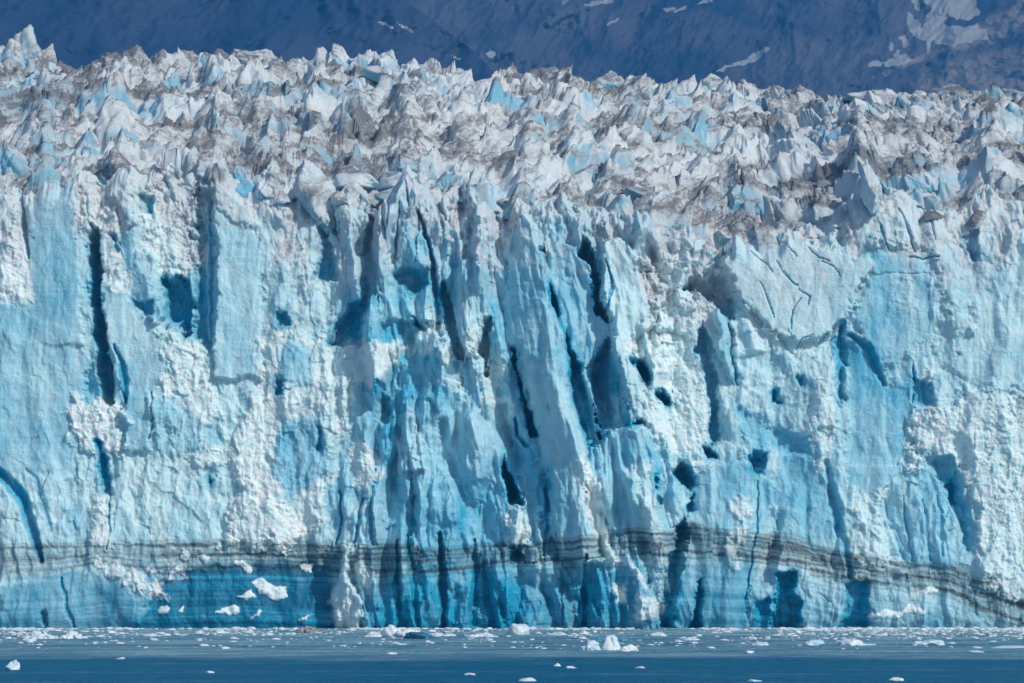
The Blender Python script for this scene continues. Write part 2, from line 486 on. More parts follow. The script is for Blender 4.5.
# ---- left part
panel([(40, 172), (75, 168), (80, 262), (84, 345), (30, 345), (28, 215)], 3, gx=0.12, b=0.45, sm=1, flat=0.5, name="ice_pillar")
stroke([(17, 190, 2.5), (24, 225, 4), (28, 258, 2)], -10, b=0.9)
panel([(0, 240), (14, 225), (28, 262), (30, 300), (0, 300)], 2, w=0.9, rb=0.8, b=0.1)
panel([(0, 300), (88, 340), (95, 400), (70, 470), (0, 470)], 1, sm=0.9, b=0.34)
slot([(90, 226), (99, 228), (101, 262), (101, 300), (107, 330), (110, 365), (111, 404), (104, 402), (97, 380), (93, 345), (92, 300), (88, 255)], 34)
panel([(84, 372), (93, 362), (99, 380), (107, 404), (96, 402), (84, 396)], -9, gx=0.7, b=0.6)
panel([(101, 292), (118, 285), (150, 318), (168, 340), (172, 368), (160, 385), (155, 402), (150, 450), (125, 450), (124, 400), (114, 370), (105, 322)],
      7, gx=-0.05, b=0.36, sm=1, flat=0.5, name="ice_pillar")
stroke([(116, 345, 2), (122, 362, 4), (126, 392, 5), (126, 402, 3)], -9, b=0.85)
stroke([(152, 392, 1), (153, 425, 1.6), (150, 440, 1)], -5, b=0.7)
slot([(110, 235), (117, 235), (119, 252), (113, 253)], 10)
panel([(117, 205), (126, 232), (142, 266), (160, 300), (167, 318), (158, 325), (147, 312), (131, 290), (122, 262)], 5, gx=0.45, b=0.55, sm=0.8, name="ice_pillar")
slot([(130, 297), (140, 303), (154, 304), (156, 312), (146, 315), (134, 307)], 9)
rubble([(100, 250), (118, 255), (130, 280), (128, 292), (104, 288)], 0)
rubble([(80, 195), (112, 190), (120, 225), (110, 236), (82, 230)], 1)
panel([(84, 175), (116, 170), (128, 160), (138, 225), (128, 228), (118, 205), (112, 195)], 6, gx=0.1, dr=0.25, b=0.25, sm=0.7)
rubble([(140, 205), (150, 185), (175, 178), (196, 190), (196, 268), (182, 275), (160, 274), (146, 245)], -9)
slot([(140, 195), (150, 198), (150, 210), (142, 208)], 10)
slot([(162, 176), (178, 170), (196, 174), (196, 188), (180, 190), (166, 187)], 11, edge=6, b=0.75)
slot([(184, 228), (194, 222), (193, 240), (184, 238)], 8)
slot([(160, 278), (178, 275), (190, 281), (192, 300), (191, 332), (185, 343), (178, 324), (167, 327), (163, 300)], 26, edge=3)
slot([(196, 184), (204, 188), (213, 190), (214, 200), (215, 260), (216, 315), (211, 352), (203, 346), (193, 335), (193, 290), (194, 240)], 15, gx=0.55, b=0.8, edge=4)
stroke([(206, 200, 2), (207, 260, 2.5), (207, 340, 2)], 6, b=0.5)
panel([(216, 182), (242, 198), (258, 240), (263, 290), (263, 378), (214, 378), (217, 300)], 5, gx=-0.06, gy=0.04, b=0.38, sm=0.95, flat=0.5, name="ice_pillar")
panel([(200, 165), (215, 160), (240, 195), (252, 225), (232, 225), (216, 200)], 4, dr=0.22, b=0.2)
rubble([(75, 402), (92, 396), (110, 402), (122, 422), (120, 452), (86, 455), (68, 428)], 7, w=1.0)
rubble([(166, 335), (185, 345), (206, 355), (210, 400), (226, 460), (195, 470), (178, 450), (158, 430), (154, 402), (166, 376)], 6)
panel([(153, 402), (165, 400), (192, 420), (200, 448), (160, 455), (152, 432)], 2, b=0.5, w=0.2, rb=0.4)
slot([(205, 425), (217, 420), (222, 442), (208, 446)], 5, edge=6, b=0.7)
rubble([(262, 330), (300, 328), (345, 350), (352, 395), (336, 440), (322, 520), (292, 545), (226, 545), (238, 500), (226, 450), (250, 405), (263, 368)], 4, amt=0.9)
rubble([(270, 262), (300, 240), (316, 236), (318, 275), (300, 325), (270, 330)], 3, amt=0.7, w=0.6, b=0.35)
panel([(290, 345), (312, 352), (308, 385), (282, 380), (285, 355)], 3, b=0.5, w=0.1, rb=0.1, sm=0.6)
panel([(282, 425), (322, 418), (330, 470), (290, 500), (275, 470)], 2, b=0.5, w=0.2, rb=0.3)
slot([(276, 311), (288, 308), (290, 325), (278, 326)], 12)
slot([(276, 379), (285, 378), (283, 394), (275, 394)], 11)
slot([(318, 425), (324, 428), (324, 452), (318, 450)], 7)
stroke([(0, 376, 1.2), (90, 366, 1.2), (160, 372, 1.6), (262, 377, 1.2)], -0.3, dr=0.2)
# lower left
stroke([(-5, 470, 6), (10, 484, 8), (24, 505, 8), (33, 535, 6), (40, 560, 4)], -15, b=0.9, name="crevasse")
stroke([(26, 470, 2), (34, 477, 2.5), (42, 500, 6), (50, 530, 3)], -3, b=0.5)
slot([(40, 614), (46, 612), (54, 630), (42, 630)], 10)
slot([(97, 440), (105, 455), (110, 478), (111, 494), (100, 494), (96, 470)], 13, edge=6)
rubble([(92, 495), (107, 495), (107, 548), (92, 545)], 4, w=1.0, amt=0.8)
stroke([(109, 494, 1.3), (110, 530, 1.5), (107, 550, 1)], -6, b=0.8)
rubble([(138, 484), (146, 480), (156, 500), (166, 530), (168, 545), (156, 542), (148, 512)], 2, amt=0.35, w=0.7)
slot([(207, 468), (210, 470), (211, 488), (208, 486)], 8)
rubble([(238, 478), (270, 500), (300, 530), (285, 545), (222, 540), (232, 510)], 8, w=1.0, amt=0.6)
panel([(58, 575), (150, 566), (160, 592), (145, 612), (138, 634), (0, 634), (0, 585)], 3, b=0.45, t=0.25, sm=1)
panel([(160, 574), (178, 573), (240, 566), (330, 566), (330, 600), (346, 634), (137, 634), (150, 604)], -2.5, b=0.9, t=0.95, sm=0.9, name="blue_ice_face")
rubble([(98, 560), (112, 563), (128, 570), (136, 568), (148, 576), (156, 584), (160, 592), (150, 596), (138, 586), (120, 578), (104, 570)], 3, amt=0.6, edge=4)
rubble([(156, 592), (164, 578), (176, 566), (186, 556), (193, 556), (184, 566), (172, 580), (163, 593)], 3, amt=0.6, edge=4)
stroke([(62, 578, 1.3), (66, 605, 3), (75, 628, 2)], -5, b=0.8)
for q in ([(254, 582), (262, 578), (272, 584), (284, 590), (288, 597), (276, 598), (262, 592)], [(216, 612), (228, 607), (236, 604), (238, 612), (228, 614)],
          [(250, 619), (258, 610), (262, 606), (259, 615)], [(300, 620), (306, 614), (312, 614), (306, 620)], [(160, 606), (167, 608), (166, 613), (161, 612)], [(178, 612), (184, 606), (183, 612)],
          [(238, 596), (250, 593), (256, 596), (244, 599)], [(300, 566), (312, 565), (310, 571), (302, 570)], [(234, 560), (246, 562), (252, 571), (246, 572)], [(198, 556), (208, 558), (206, 563)]):
    panel(q, 2.0, edge=3, w=1.0, b=0.0, rb=0.35, soft=2.0, rag=6.0)

panel([(340, 575), (344, 545), (352, 544), (350, 578), (362, 600), (362, 634), (334, 634), (331, 602)], 8, w=0.85, rb=0.4, b=0.2, name="ice_pillar")
rubble([(352, 565), (362, 556), (370, 578), (368, 592), (358, 580)], 2, amt=0.5, w=0.9)

# ---- centre
slot([(318, 226), (325, 226), (331, 245), (339, 272), (338, 281), (312, 281), (320, 258)], 15)
slot([(326, 204), (334, 203), (338, 240), (331, 232)], 8, b=0.8)
rubble([(300, 283), (330, 285), (332, 320), (300, 330)], 3, amt=0.5, w=0.5)
slot([(369, 215), (377, 218), (378, 260), (378, 292), (370, 302), (362, 346), (327, 346), (342, 316), (360, 300), (364, 250)], 11, gx=0.45, b=0.75, edge=5)
panel([(384, 192), (405, 164), (430, 182), (440, 230), (442, 322), (380, 322), (378, 250)], 6, gx=-0.05, gy=0.05, b=0.5, sm=0.3, ridge=(405, 412, 165, 320, 0.3, 0.15), name="ice_pillar")
for x0, y0, x1, y1 in ((390, 190, 388, 230), (406, 182, 410, 208), (400, 205, 396, 260), (384, 220, 390, 270), (420, 200, 416, 262)):
    stroke([(x0, y0, 0.8), ((x0 + x1) / 2, (y0 + y1) / 2, 2.2), (x1, y1, 0.8)], -5, b=0.75)
slot([(393, 274), (405, 268), (432, 271), (430, 287), (411, 291), (398, 284)], 8, edge=7, b=0.85)
stroke([(418, 212, 1.5), (427, 240, 2.5), (433, 262, 3), (437, 300, 5), (441, 335, 5)], -14, b=0.9, name="crevasse")
stroke([(433, 185, 2), (440, 205, 4), (446, 222, 1.5)], -12, b=0.85)
slot([(443, 284), (450, 300), (456, 325), (463, 360), (457, 360), (448, 336), (440, 318)], 13)
panel([(460, 263), (468, 261), (482, 276), (490, 300), (486, 335), (464, 362), (453, 340), (448, 300)], 9, b=0.45, sm=0.6, ridge=(465, 468, 262, 360, 0.75, 0.45), name="ice_pillar")
slot([(485, 320), (491, 317), (492, 352), (487, 378), (480, 355), (480, 330)], 14)
slot([(411, 316), (418, 318), (426, 330), (418, 331)], 8)
panel([(412, 342), (440, 336), (446, 372), (440, 410), (410, 395), (395, 380)], 3, gx=0.3, b=0.6, sm=0.5)
rubble([(392, 355), (412, 335), (440, 322), (456, 345), (460, 395), (448, 385), (440, 345), (412, 350)], 4, amt=0.7, w=0.8)
rubble([(340, 340), (368, 345), (395, 360), (390, 385), (350, 385)], 3, amt=0.8, w=0.9)
slot([(378, 382), (385, 384), (388, 405), (392, 415), (390, 426), (378, 424), (379, 405)], 9, b=0.75)
panel([(352, 390), (376, 392), (378, 450), (352, 455)], 2, gx=0.2, b=0.5, sm=0.8)
panel([(410, 411), (422, 440), (430, 472), (396, 472), (396, 440)], 7, b=0.35, w=0.35, ridge=(410, 415, 411, 472, 0.5, 0.35), name="ice_pillar")
rubble([(350, 455), (365, 440), (380, 475), (366, 490), (355, 485)], 3, amt=0.6, w=0.9)
rubble([(470, 330), (482, 318), (500, 370), (508, 420), (498, 430), (480, 395)], 4, amt=0.7, w=0.8)
panel([(440, 420), (470, 412), (505, 405), (510, 445), (505, 480), (440, 480)], 4, b=0.5, sm=0.6, ridge=(470, 478, 405, 480, 0.4, 0.3))
rubble([(440, 190), (470, 185), (512, 200), (512, 235), (486, 262), (455, 255), (445, 230)], 0, amt=0.7, w=0.5, b=0.4)
# the leaning main pillar and its neighbours
panel([(508, 240), (522, 214), (538, 225), (545, 260), (552, 305), (563, 335), (568, 360), (569, 390), (576, 415), (585, 440), (584, 470), (590, 520), (602, 562),
       (560, 562), (549, 500), (540, 450), (529, 402), (520, 352), (504, 322)], 13, b=0.36, sm=0.8, flat=0.55, ridge=(528, 585, 215, 562, 0.55, 0.30), name="ice_pillar")
slot([(515, 352), (523, 390), (531, 410), (537, 436), (530, 437), (522, 402), (513, 362)], 16)
slot([(504, 462), (511, 478), (521, 495), (523, 507), (507, 506)], 24)
stroke([(515, 418, 2), (519, 436, 3), (527, 446, 3)], -10, b=0.9)
panel([(547, 252), (560, 240), (580, 250), (594, 280), (597, 310), (608, 326), (607, 337), (590, 366), (580, 370), (570, 350), (560, 318), (549, 300)],
      6, gx=-0.1, b=0.5, sm=0.75, flat=0.55, ridge=(568, 596, 242, 360, 0.35, 0.2), name="ice_pillar")
slot([(543, 252), (549, 282), (560, 320), (570, 345), (579, 366), (592, 400), (601, 426), (602, 446), (588, 448), (577, 416), (571, 395), (570, 360), (565, 335), (553, 305)],
     16, gx=0.25, edge=3)
slot([(582, 236), (590, 248), (598, 265), (600, 300), (611, 322), (605, 323), (597, 311), (592, 280), (579, 252)], 24)
slot([(608, 338), (614, 352), (622, 385), (631, 420), (645, 424), (604, 432), (600, 440), (592, 402), (587, 374)], 13, gx=0.3, b=0.85, edge=3)  # shadow cast by the mass on the right, sunk in and coloured blue
panel([(601, 245), (616, 238), (642, 258), (668, 288), (660, 312), (634, 345), (640, 380), (650, 425), (633, 418), (622, 378), (614, 350), (610, 324), (602, 300)],
      11, gx=-0.1, b=0.1, w=0.35, dr=0.12, sm=0.9, flat=0.6, name="ice_pillar")
stroke([(606, 262, 1), (612, 290, 2.5), (606, 310, 2)], -5, b=0.9)
stroke([(582, 368, 2), (590, 400, 2.2), (599, 446, 2)], 6, w=0.6, dr=0.2)
stroke([(640, 422, 2), (610, 432, 2.5), (590, 446, 2)], -3, b=0.95)
panel([(600, 440), (640, 428), (660, 470), (664, 545), (620, 545), (598, 500)], 3, b=0.45, sm=0.6, gx=-0.05)
panel([(574, 462), (582, 458), (592, 476), (600, 505), (608, 535), (618, 562), (612, 566), (600, 545), (588, 520), (580, 490)], 6, edge=7, w=0.85, b=0.1, rb=0.25, ridge=(580, 612, 460, 565, 0.5, 0.2))
panel([(540, 470), (548, 470), (552, 550), (545, 560), (540, 520)], -7, b=0.7)
rubble([(512, 500), (523, 508), (526, 545), (514, 552), (508, 530)], 6, w=0.9)

# ---- right
rubble([(640, 262), (700, 255), (712, 300), (702, 330), (712, 380), (716, 440), (700, 462), (668, 460), (650, 425), (640, 380), (630, 345), (650, 310)], 3, amt=1.0, w=0.9, b=0.1)
panel([(655, 330), (690, 335), (704, 380), (700, 420), (680, 400), (662, 360)], -5, gx=0.35, rb=0.9)
slot([(631, 361), (644, 361), (652, 377), (646, 383), (638, 373)], 13)
slot([(656, 395), (663, 390), (675, 403), (665, 407)], 16)
slot([(700, 252), (712, 236), (722, 242), (733, 236), (735, 258), (723, 270), (729, 276), (737, 300), (734, 322), (722, 312), (712, 302), (700, 291), (684, 288), (690, 278), (700, 275)], 20, edge=4, b=0.8)
slot([(703, 320), (712, 345), (719, 382), (719, 440), (712, 446), (711, 402), (704, 362), (694, 350)], 11, edge=4, b=0.8)  # strip of shadow left of the fin, set back and painted blue
panel([(712, 312), (722, 305), (728, 330), (736, 383), (728, 376), (718, 346)], 10, b=0.55, sm=0.9, gx=-0.3, name="ice_pillar")
slot([(727, 318), (731, 318), (735, 350), (738, 385), (734, 380), (729, 350)], 9)
panel([(723, 262), (736, 231), (772, 233), (800, 240), (864, 259), (868, 268), (856, 300), (842, 324), (825, 336), (802, 346), (776, 336), (756, 318), (738, 298)],
      9, gx=0.04, gy=0.05, b=0.10, w=0.3, dr=0.03, sm=1.0, edge=8, rag=15, flat=0.85, name="ice_slab")
for pts in ([(776, 262, 1), (785, 276, 2), (796, 286, 1.2)], [(797, 290, 1), (808, 298, 1.3), (806, 306, 1)], [(808, 249, .8), (818, 258, 1.3), (828, 263, .8)],
            [(759, 282, .8), (768, 300, 1.5), (773, 318, 1)], [(799, 300, .8), (792, 312, 1.6), (790, 330, 1)], [(812, 335, .8), (800, 340, 1.3), (797, 350, .8)],
            [(820, 262, .8), (832, 268, 1.2), (840, 278, .8)], [(750, 250, .8), (764, 262, 1.2), (772, 274, .8)], [(778, 238, .8), (790, 250, 1.2), (796, 258, .8)]):
    stroke([(a, b_, c_ * 0.75) for a, b_, c_ in pts], -3.5, b=0.95)
stroke([(742, 300, 1.2), (758, 318, 2), (778, 338, 2), (796, 358, 1.5)], -2, dr=0.45)
panel([(738, 305), (760, 322), (796, 362), (838, 330), (838, 420), (800, 440), (770, 420), (745, 380), (735, 340)], 1, b=0.25, w=0.35, rb=0.25, gx=0.05)
panel([(735, 358), (760, 352), (790, 362), (785, 375), (760, 372), (740, 368)], -5, b=0.5, edge=8)
panel([(738, 318), (748, 322), (765, 350), (748, 352)], 6, b=0.2, w=0.5, ridge=(745, 756, 318, 352, 0.4, 0.5))
panel([(872, 246), (900, 240), (932, 252), (930, 330), (915, 352), (902, 362), (882, 366), (866, 350), (848, 332), (860, 300)], 4, b=0.36, sm=0.9, flat=0.6, gx=-0.03, edge=14, soft=20, rag=20)
panel([(876, 215), (898, 205), (925, 198), (945, 214), (958, 255), (972, 330), (950, 330), (930, 252), (874, 245)], 5, b=0.1, dr=0.14, sm=0.7, gy=0.04, gx=-0.04, edge=16, soft=14, rag=16, name="ice_pillar")
stroke([(899, 208, 1), (908, 228, 2.2), (914, 252, 1.6)], -7, b=0.9)
stroke([(924, 203, .8), (930, 222, 1.2), (934, 240, .8)], -4, b=0.7)
stroke([(880, 226, 1.5), (886, 246, 2), (890, 250, 1)], -5, b=0.8)
stroke([(908, 258, 1), (922, 260, 1.6), (938, 257, 1)], -4, b=0.75)
stroke([(870, 275, .9), (890, 274, 1.2), (926, 274, .9)], -2, dr=0.35)
panel([(896, 282), (906, 277), (912, 292), (918, 312), (904, 312), (894, 302)], 1, dr=0.3, rb=0.8, b=0.2)
slot([(963, 236), (975, 228), (978, 225), (976, 262), (972, 262), (968, 246)], 10)
panel([(962, 290), (972, 286), (978, 310), (974, 335), (960, 330)], 3, gx=0.5, b=0.4, dr=0.1)
slot([(955, 352), (961, 348), (963, 356), (957, 358)], 6)
stroke([(938, 366, 1), (960, 378, 1.6), (985, 390, 1.4), (1030, 396, 1.3)], -1, dr=0.6)
panel([(938, 315), (1040, 250), (1040, 395), (985, 390), (938, 366)], 3, gx=-0.03, b=0.08, dr=0.14, sm=0.8, edge=14, rag=16)
slot([(837, 322), (845, 322), (846, 362), (844, 405), (838, 405)], 10, b=0.85)  # shadow below the slab's right corner, put in as a blue-coloured groove
panel([(846, 335), (870, 352), (882, 384), (900, 385), (905, 400), (905, 470), (900, 520), (846, 520), (846, 405)], -3, gx=0.06, b=0.62, sm=0.9, edge=10, soft=14, rag=14, name="blue_ice_face")
stroke([(850, 334, 3), (868, 348, 5), (878, 372, 5), (884, 384, 4)], -8, b=0.8)
slot([(914, 379), (928, 382), (936, 404), (926, 406), (916, 402)], 9, b=0.75)
stroke([(913, 363, 1), (914, 385, 1.6), (914, 402, 1)], -5, b=0.8)
panel([(812, 390), (838, 405), (842, 520), (826, 560), (780, 540), (772, 480), (795, 440)], 0, b=0.5, gx=0.15, sm=0.7)
rubble([(806, 395), (818, 380), (826, 400), (830, 430), (822, 470), (812, 440)], 4, amt=0.6, w=0.8)
slot([(797, 378), (803, 375), (811, 384), (801, 390)], 8)
slot([(773, 392), (778, 390), (780, 402), (773, 402)], 10)
rubble([(912, 432), (922, 412), (948, 404), (975, 393), (1045, 388), (1045, 610), (1005, 596), (978, 565), (973, 505), (952, 460), (925, 462), (906, 470)], 11, amt=1.0, w=0.85, b=0.2)
slot([(925, 458), (950, 458), (965, 488), (974, 532), (967, 556), (957, 520), (950, 496), (938, 478)], 11, b=0.7, edge=5)
slot([(949, 484), (955, 480), (958, 503), (950, 504)], 10)
panel([(876, 505), (900, 470), (924, 466), (945, 490), (955, 530), (950, 566), (890, 566)], 3, b=0.4, gx=0.1, ridge=(905, 925, 470, 560, 0.35, 0.2))
for x0, y0, x1, y1, w_ in ((886, 500, 905, 560, 5), (904, 495, 912, 560, 3), (924, 500, 930, 560, 4), (938, 495, 942, 555, 4)):
    stroke([(x0, y0, 1), ((x0 + x1) / 2, (y0 + y1) / 2, w_), (x1, y1, 2)], -4, b=0.55)
rubble([(856, 490), (880, 500), (892, 540), (898, 570), (860, 562), (852, 525)], 5, amt=0.8, w=0.7)
stroke([(826, 462, 4), (832, 500, 5), (845, 548, 5), (850, 575, 4)], -8, b=0.7)
# lower right pillars, caves and undercuts
panel([(693, 492), (702, 470), (742, 458), (772, 482), (766, 540), (752, 580), (746, 634), (674, 634), (682, 560)], 6, b=0.42, sm=0.8, ridge=(730, 722, 460, 634, 0.25, 0.12), name="ice_pillar")
slot([(690, 500), (694, 492), (683, 560), (676, 600), (674, 634), (658, 634), (660, 590), (672, 545)], 13, gx=0.3, b=0.85)
slot([(698, 582), (703, 578), (701, 634), (692, 634)], 10)
slot([(755, 604), (768, 597), (771, 634), (755, 634)], 9)
slot([(777, 572), (795, 573), (795, 590), (801, 602), (798, 634), (771, 634), (776, 602)], 19)
slot([(846, 584), (868, 582), (866, 600), (872, 634), (840, 634), (846, 610)], 9, edge=6)
rubble([(738, 500), (752, 490), (748, 530), (735, 560), (728, 548), (738, 525)], 4, amt=0.5, w=0.8)
stroke([(758, 480, 1), (757, 520, 1.5), (750, 565, 1.5), (745, 600, 1)], -6, b=0.7)
slot([(672, 472), (682, 464), (694, 478), (700, 484), (690, 491), (680, 484)], 16, edge=4)
slot([(702, 446), (712, 448), (717, 456), (708, 461)], 14)
slot([(749, 457), (757, 452), (769, 452), (768, 462), (759, 476), (751, 471)], 18)
stroke([(660, 480, 5), (670, 468, 6), (684, 458, 6), (698, 455, 5)], 7, b=0.3, w=0.4)
slot([(652, 474), (657, 474), (657, 490), (652, 490)], 10)
slot([(655, 495), (661, 495), (661, 504), (656, 504)], 8)
panel([(740, 410), (765, 420), (800, 440), (812, 455), (775, 450), (745, 440)], -6, edge=9, b=0.65)
rubble([(628, 470), (640, 468), (662, 545), (664, 600), (650, 612), (636, 600), (648, 560), (640, 510)], 4, amt=0.4, w=0.6)
# lower centre: soft shadows between the flutes, carved as gaps and painted blue
for pts, h in (([(440, 535, 3), (443, 570, 5), (445, 632, 4)], -15), ([(398, 540, 2), (400, 580, 4), (399, 632, 4)], -9), ([(408, 535, 2), (414, 580, 4), (419, 632, 3)], -8),
               ([(474, 540, 2), (476, 580, 5), (473, 625, 4)], -8), ([(484, 560, 3), (489, 590, 7), (494, 632, 6)], -8), ([(340, 490, 2), (342, 530, 2), (336, 545, 1.5)], -5),
               ([(375, 470, 2), (372, 510, 3), (374, 545, 5)], -8), ([(412, 480, 2), (414, 510, 3), (412, 545, 3)], -6), ([(584, 555, 2), (584, 590, 3), (586, 632, 4)], -8),
               ([(560, 570, 1.5), (562, 600, 2), (564, 625, 1.5)], -6), ([(363, 500, 2), (356, 540, 3), (352, 545, 2)], -7), ([(546, 480, 2.5), (548, 520, 3), (544, 560, 1.5)], -6)):
    stroke(pts, h, b=0.8, name="crevasse" if h < -7 else None)
slot([(513, 546), (523, 548), (524, 560), (511, 560)], 9, edge=4)
panel([(524, 562), (560, 560), (580, 600), (570, 634), (520, 634)], 4, b=0.5, sm=0.4)
panel([(630, 575), (650, 575), (658, 600), (655, 634), (600, 634), (615, 600)], 3, b=0.5, sm=0.5)
rubble([(616, 590), (626, 600), (646, 604), (660, 600), (660, 612), (640, 616), (624, 606)], 2, amt=0.5, edge=4)
stroke([(632, 566, 4), (640, 578, 5), (646, 586, 3)], 3, w=0.8)
for a in ((885, 616, 15), (912, 612, 9), (770, 545, 0), (928, 592, 8)):
    if a[2]:
        stroke([(a[0] - a[2], a[1], 3), (a[0], a[1] - 3, 5), (a[0] + a[2], a[1] - 1, 3)], 4, w=0.95)
# blue refrozen seams
for pts in ([(330, 492, 1.5), (420, 494, 2), (468, 492, 2.5), (510, 484, 2)], [(440, 424, 1.5), (462, 420, 2.5), (505, 414, 2)], [(350, 430, 1.2), (376, 431, 1.8)],
            [(380, 452, 1.2), (430, 455, 1.5)], [(768, 484, .9), (800, 506, 1), (826, 522, .9)]):
    stroke([(a, b_, c_ * 1.4) for a, b_, c_ in pts], -0.3, b=0.55)

# fine breakage
rough = np.clip(1 - 0.8 * smooth, 0, 1)
D += f3 * (0.2 + 0.8 * rough) * (1 - 0.5 * rub)
fc, _, _ = facets(Xw / 15, Yw / 24, 93, 2.2, 1.6, 0.5)
fd, _, _ = facets(Xw / 7 + 3, Yw / 10, 95, 1.4, 1.2, 0.35)
D += (0.15 + rough) * (1.0 * fc + 0.6 * fd) + 0.9 * (0.3 + rough) * fbm(tilt / 6.5, Y / 22, 3, 94, ridged=True)
D += 1.5 * rough * fbm(X / 14, Y / 20, 4, 91) + 0.5 * fbm(X / 4.0, Y / 5.0, 3, 92) * (0.35 + rough)
bigger = sstep(-0.05, 0.45, fbm(X / 40, Y / 40, 3, 99))
la, _, _ = facets(Xw / 13, Yw / 11, 105, 5.5, 5.0, 3.0)
lb, _, _ = facets(Xw / 5.5 + 3, Yw / 5, 107, 2.6, 2.6, 1.5)
lc, _, _ = facets(X / 3.1 + 5, Y / 2.9, 109, 1.6, 1.6, 0.9)
lump = bigger * 0.8 * la + 0.75 * lb + 0.6 * lc + 0.7 * lumps(Xw / 6.5, Yw / 5.5, 101) + 0.8 * lumps(X / 3.0, Y / 2.8, 121) + 2.2 * fbm(X / 18, Y / 18, 4, 125)
D += rub * lump * (0.62 + 0.5 * fbm(X / 30, Y / 30, 3, 127))
speck = sstep(0.08, 0.55, fbm(X / 38, Y / 55, 5, 131, 0.6)) * (1 - 0.85 * smooth) * (0.3 + 0.7 * sstep(300, 380, X)) * (1 - up) * sstep(200, 260, Y) * (1 - sstep(560, 590, Y))
D += 0.5 * speck * lump
white = np.maximum(white, 0.75 * speck)
# bedding ledges
bed = Y - 0.02 * (X - 300) * (X > 300) + 5 * fbm(X / 160, Y / 300, 2, 141) + 1.2 * fbm(X / 22, Y / 200, 2, 142)
D += 0.45 * fbm(X / 120, bed / 7.0, 4, 151) * (0.25 + 0.75 * smooth) * sstep(-0.2, 0.3, fbm(X / 90, Y / 60, 2, 152))

# sediment band along the foot
XB = [-70, 0, 60, 105, 150, 250, 330, 420, 500, 560, 620, 660, 690, 740, 780, 830, 860, 900, 950, 980, 1024, 1100]
BT = [550, 548, 546, 545, 545, 543, 546, 549, 546, 542, 533, 533, 530, 534, 538, 550, 558, 564, 570, 580, 588, 600]
BB = [578, 577, 574, 564, 572, 571, 575, 574, 566, 562, 558, 558, 558, 558, 564, 576, 584, 588, 598, 612, 626, 640]
bt, bb2 = np.interp(X, XB, BT), np.interp(X, XB, BB)
bt = bt + 2.5 * fbm(X / 20, Y / 60, 3, 161)
bq = (Y - bt) / (bb2 - bt)
fault, _, _ = facets(tilt / 26, Y / 400, 166, 0, 0, 0.10)
bq = bq + fault * sstep(330, 360, X) + 0.05 * fbm(X / 12, Y / 60, 3, 167)
band = np.zeros_like(X)
for c_, w_, a_, sd in ((-0.12, 0.05, 0.5, 1), (0.02, 0.09, 0.9, 2), (0.22, 0.06, 0.6, 3), (0.40, 0.12, 1.0, 4), (0.60, 0.05, 0.55, 5), (0.84, 0.10, 0.95, 6), (1.05, 0.05, 0.5, 7), (1.35, 0.06, 0.35, 8)):
    th = np.clip(0.8 * w_ * (1 + 1.3 * fbm(X / 55, X * 0 + sd * 7.7, 3, 168 + sd)), 0.012, 1)
    st_ = np.clip(0.75 + 0.9 * fbm(X / 70, X * 0 + sd * 3.1, 3, 178 + sd), 0, 1.2)
    band = np.maximum(band, a_ * st_ * np.exp(-((bq - c_ - 0.10 * fbm(X / 90, X * 0 + sd, 2, 188 + sd)) / th) ** 2))
strong = np.interp(X, [0, 100, 240, 330, 480, 600, 700, 800, 1024], [0.55, 0.6, 0.85, 1, 0.9, 0.85, 0.9, 1, 0.9])
band = np.clip(1.2 * band * strong + 0.42 * strong * sstep(-0.3, 0.1, bq) * (1 - sstep(0.75, 1.2, bq)), 0, 1) * (1 - 0.9 * sstep(0.4, 0.8, white))
below = sstep(0.6, 2.6, bq + 0.6 * fbm(X / 50, Y / 40, 3, 165))
blue = np.where(below > 0, np.maximum(blue, blue + below * 0.28), blue)
teal = np.maximum(teal, below * 0.45)
bed = np.where(np.abs(bq - 0.5) < 3, Y - 0.5 * (bt + bb2) + 560, bed)
D += -5.0 * sstep(617 + 6 * fbm(X / 30, X * 0, 3, 169), 630, Y)         # melted waterline notch

# dirt on the upper part of the face
rise = Y - cr_line[None, :]
dirt += 0.46 * (1 - sstep(-5, 140, rise + 95 * fbm(X / 34, Y / 80, 4, 204))) + 0.9 * np.clip(fbm(Xw / 30, Yw / 40, 4, 203), 0, 1) * (1 - sstep(30, 130, rise))
dirt = np.clip(dirt * (1 - 0.55 * smooth), 0, 1)
blue = np.clip(blue - 0.25 * (1 - sstep(0, 60, rise)), 0, 1)
brow = (1 - sstep(8, 100 + 50 * sstep(600, 640, X) * (1 - sstep(720, 760, X)), rise + 70 * fbm(X / 45, Y / 60, 3, 206))) * (1 - 0.93 * smooth)
lean = np.interp(X, [0, 300, 560, 700, 780, 900, 1024], [0.1, 0.0, 0.35, 0.3, -0.5, -0.4, -0.1])
D += brow * (11 * crags(Xw / 27, Yw / 34, 207, 0.0, 1.0, 0.2) + 6 * crags(Xw / 12, Yw / 15, 208, 0.0, 1.0, -0.2) + 2.2 * crags(Xw / 5.5, Yw / 6, 209) - 5)
D += 2.5 * (1 - sstep(0, 60, rise)) * fbm(Xw / 12, Yw / 12, 4, 205)
rub_b = brow * (0.25 + 0.9 * np.clip(fbm(Xw / 35, Yw / 35, 3, 213), 0, 1))
D += rub_b * (lump + 0.9 * la)
D -= 14 * (1 - sstep(0, 26, rise)) ** 2          # rounded brow

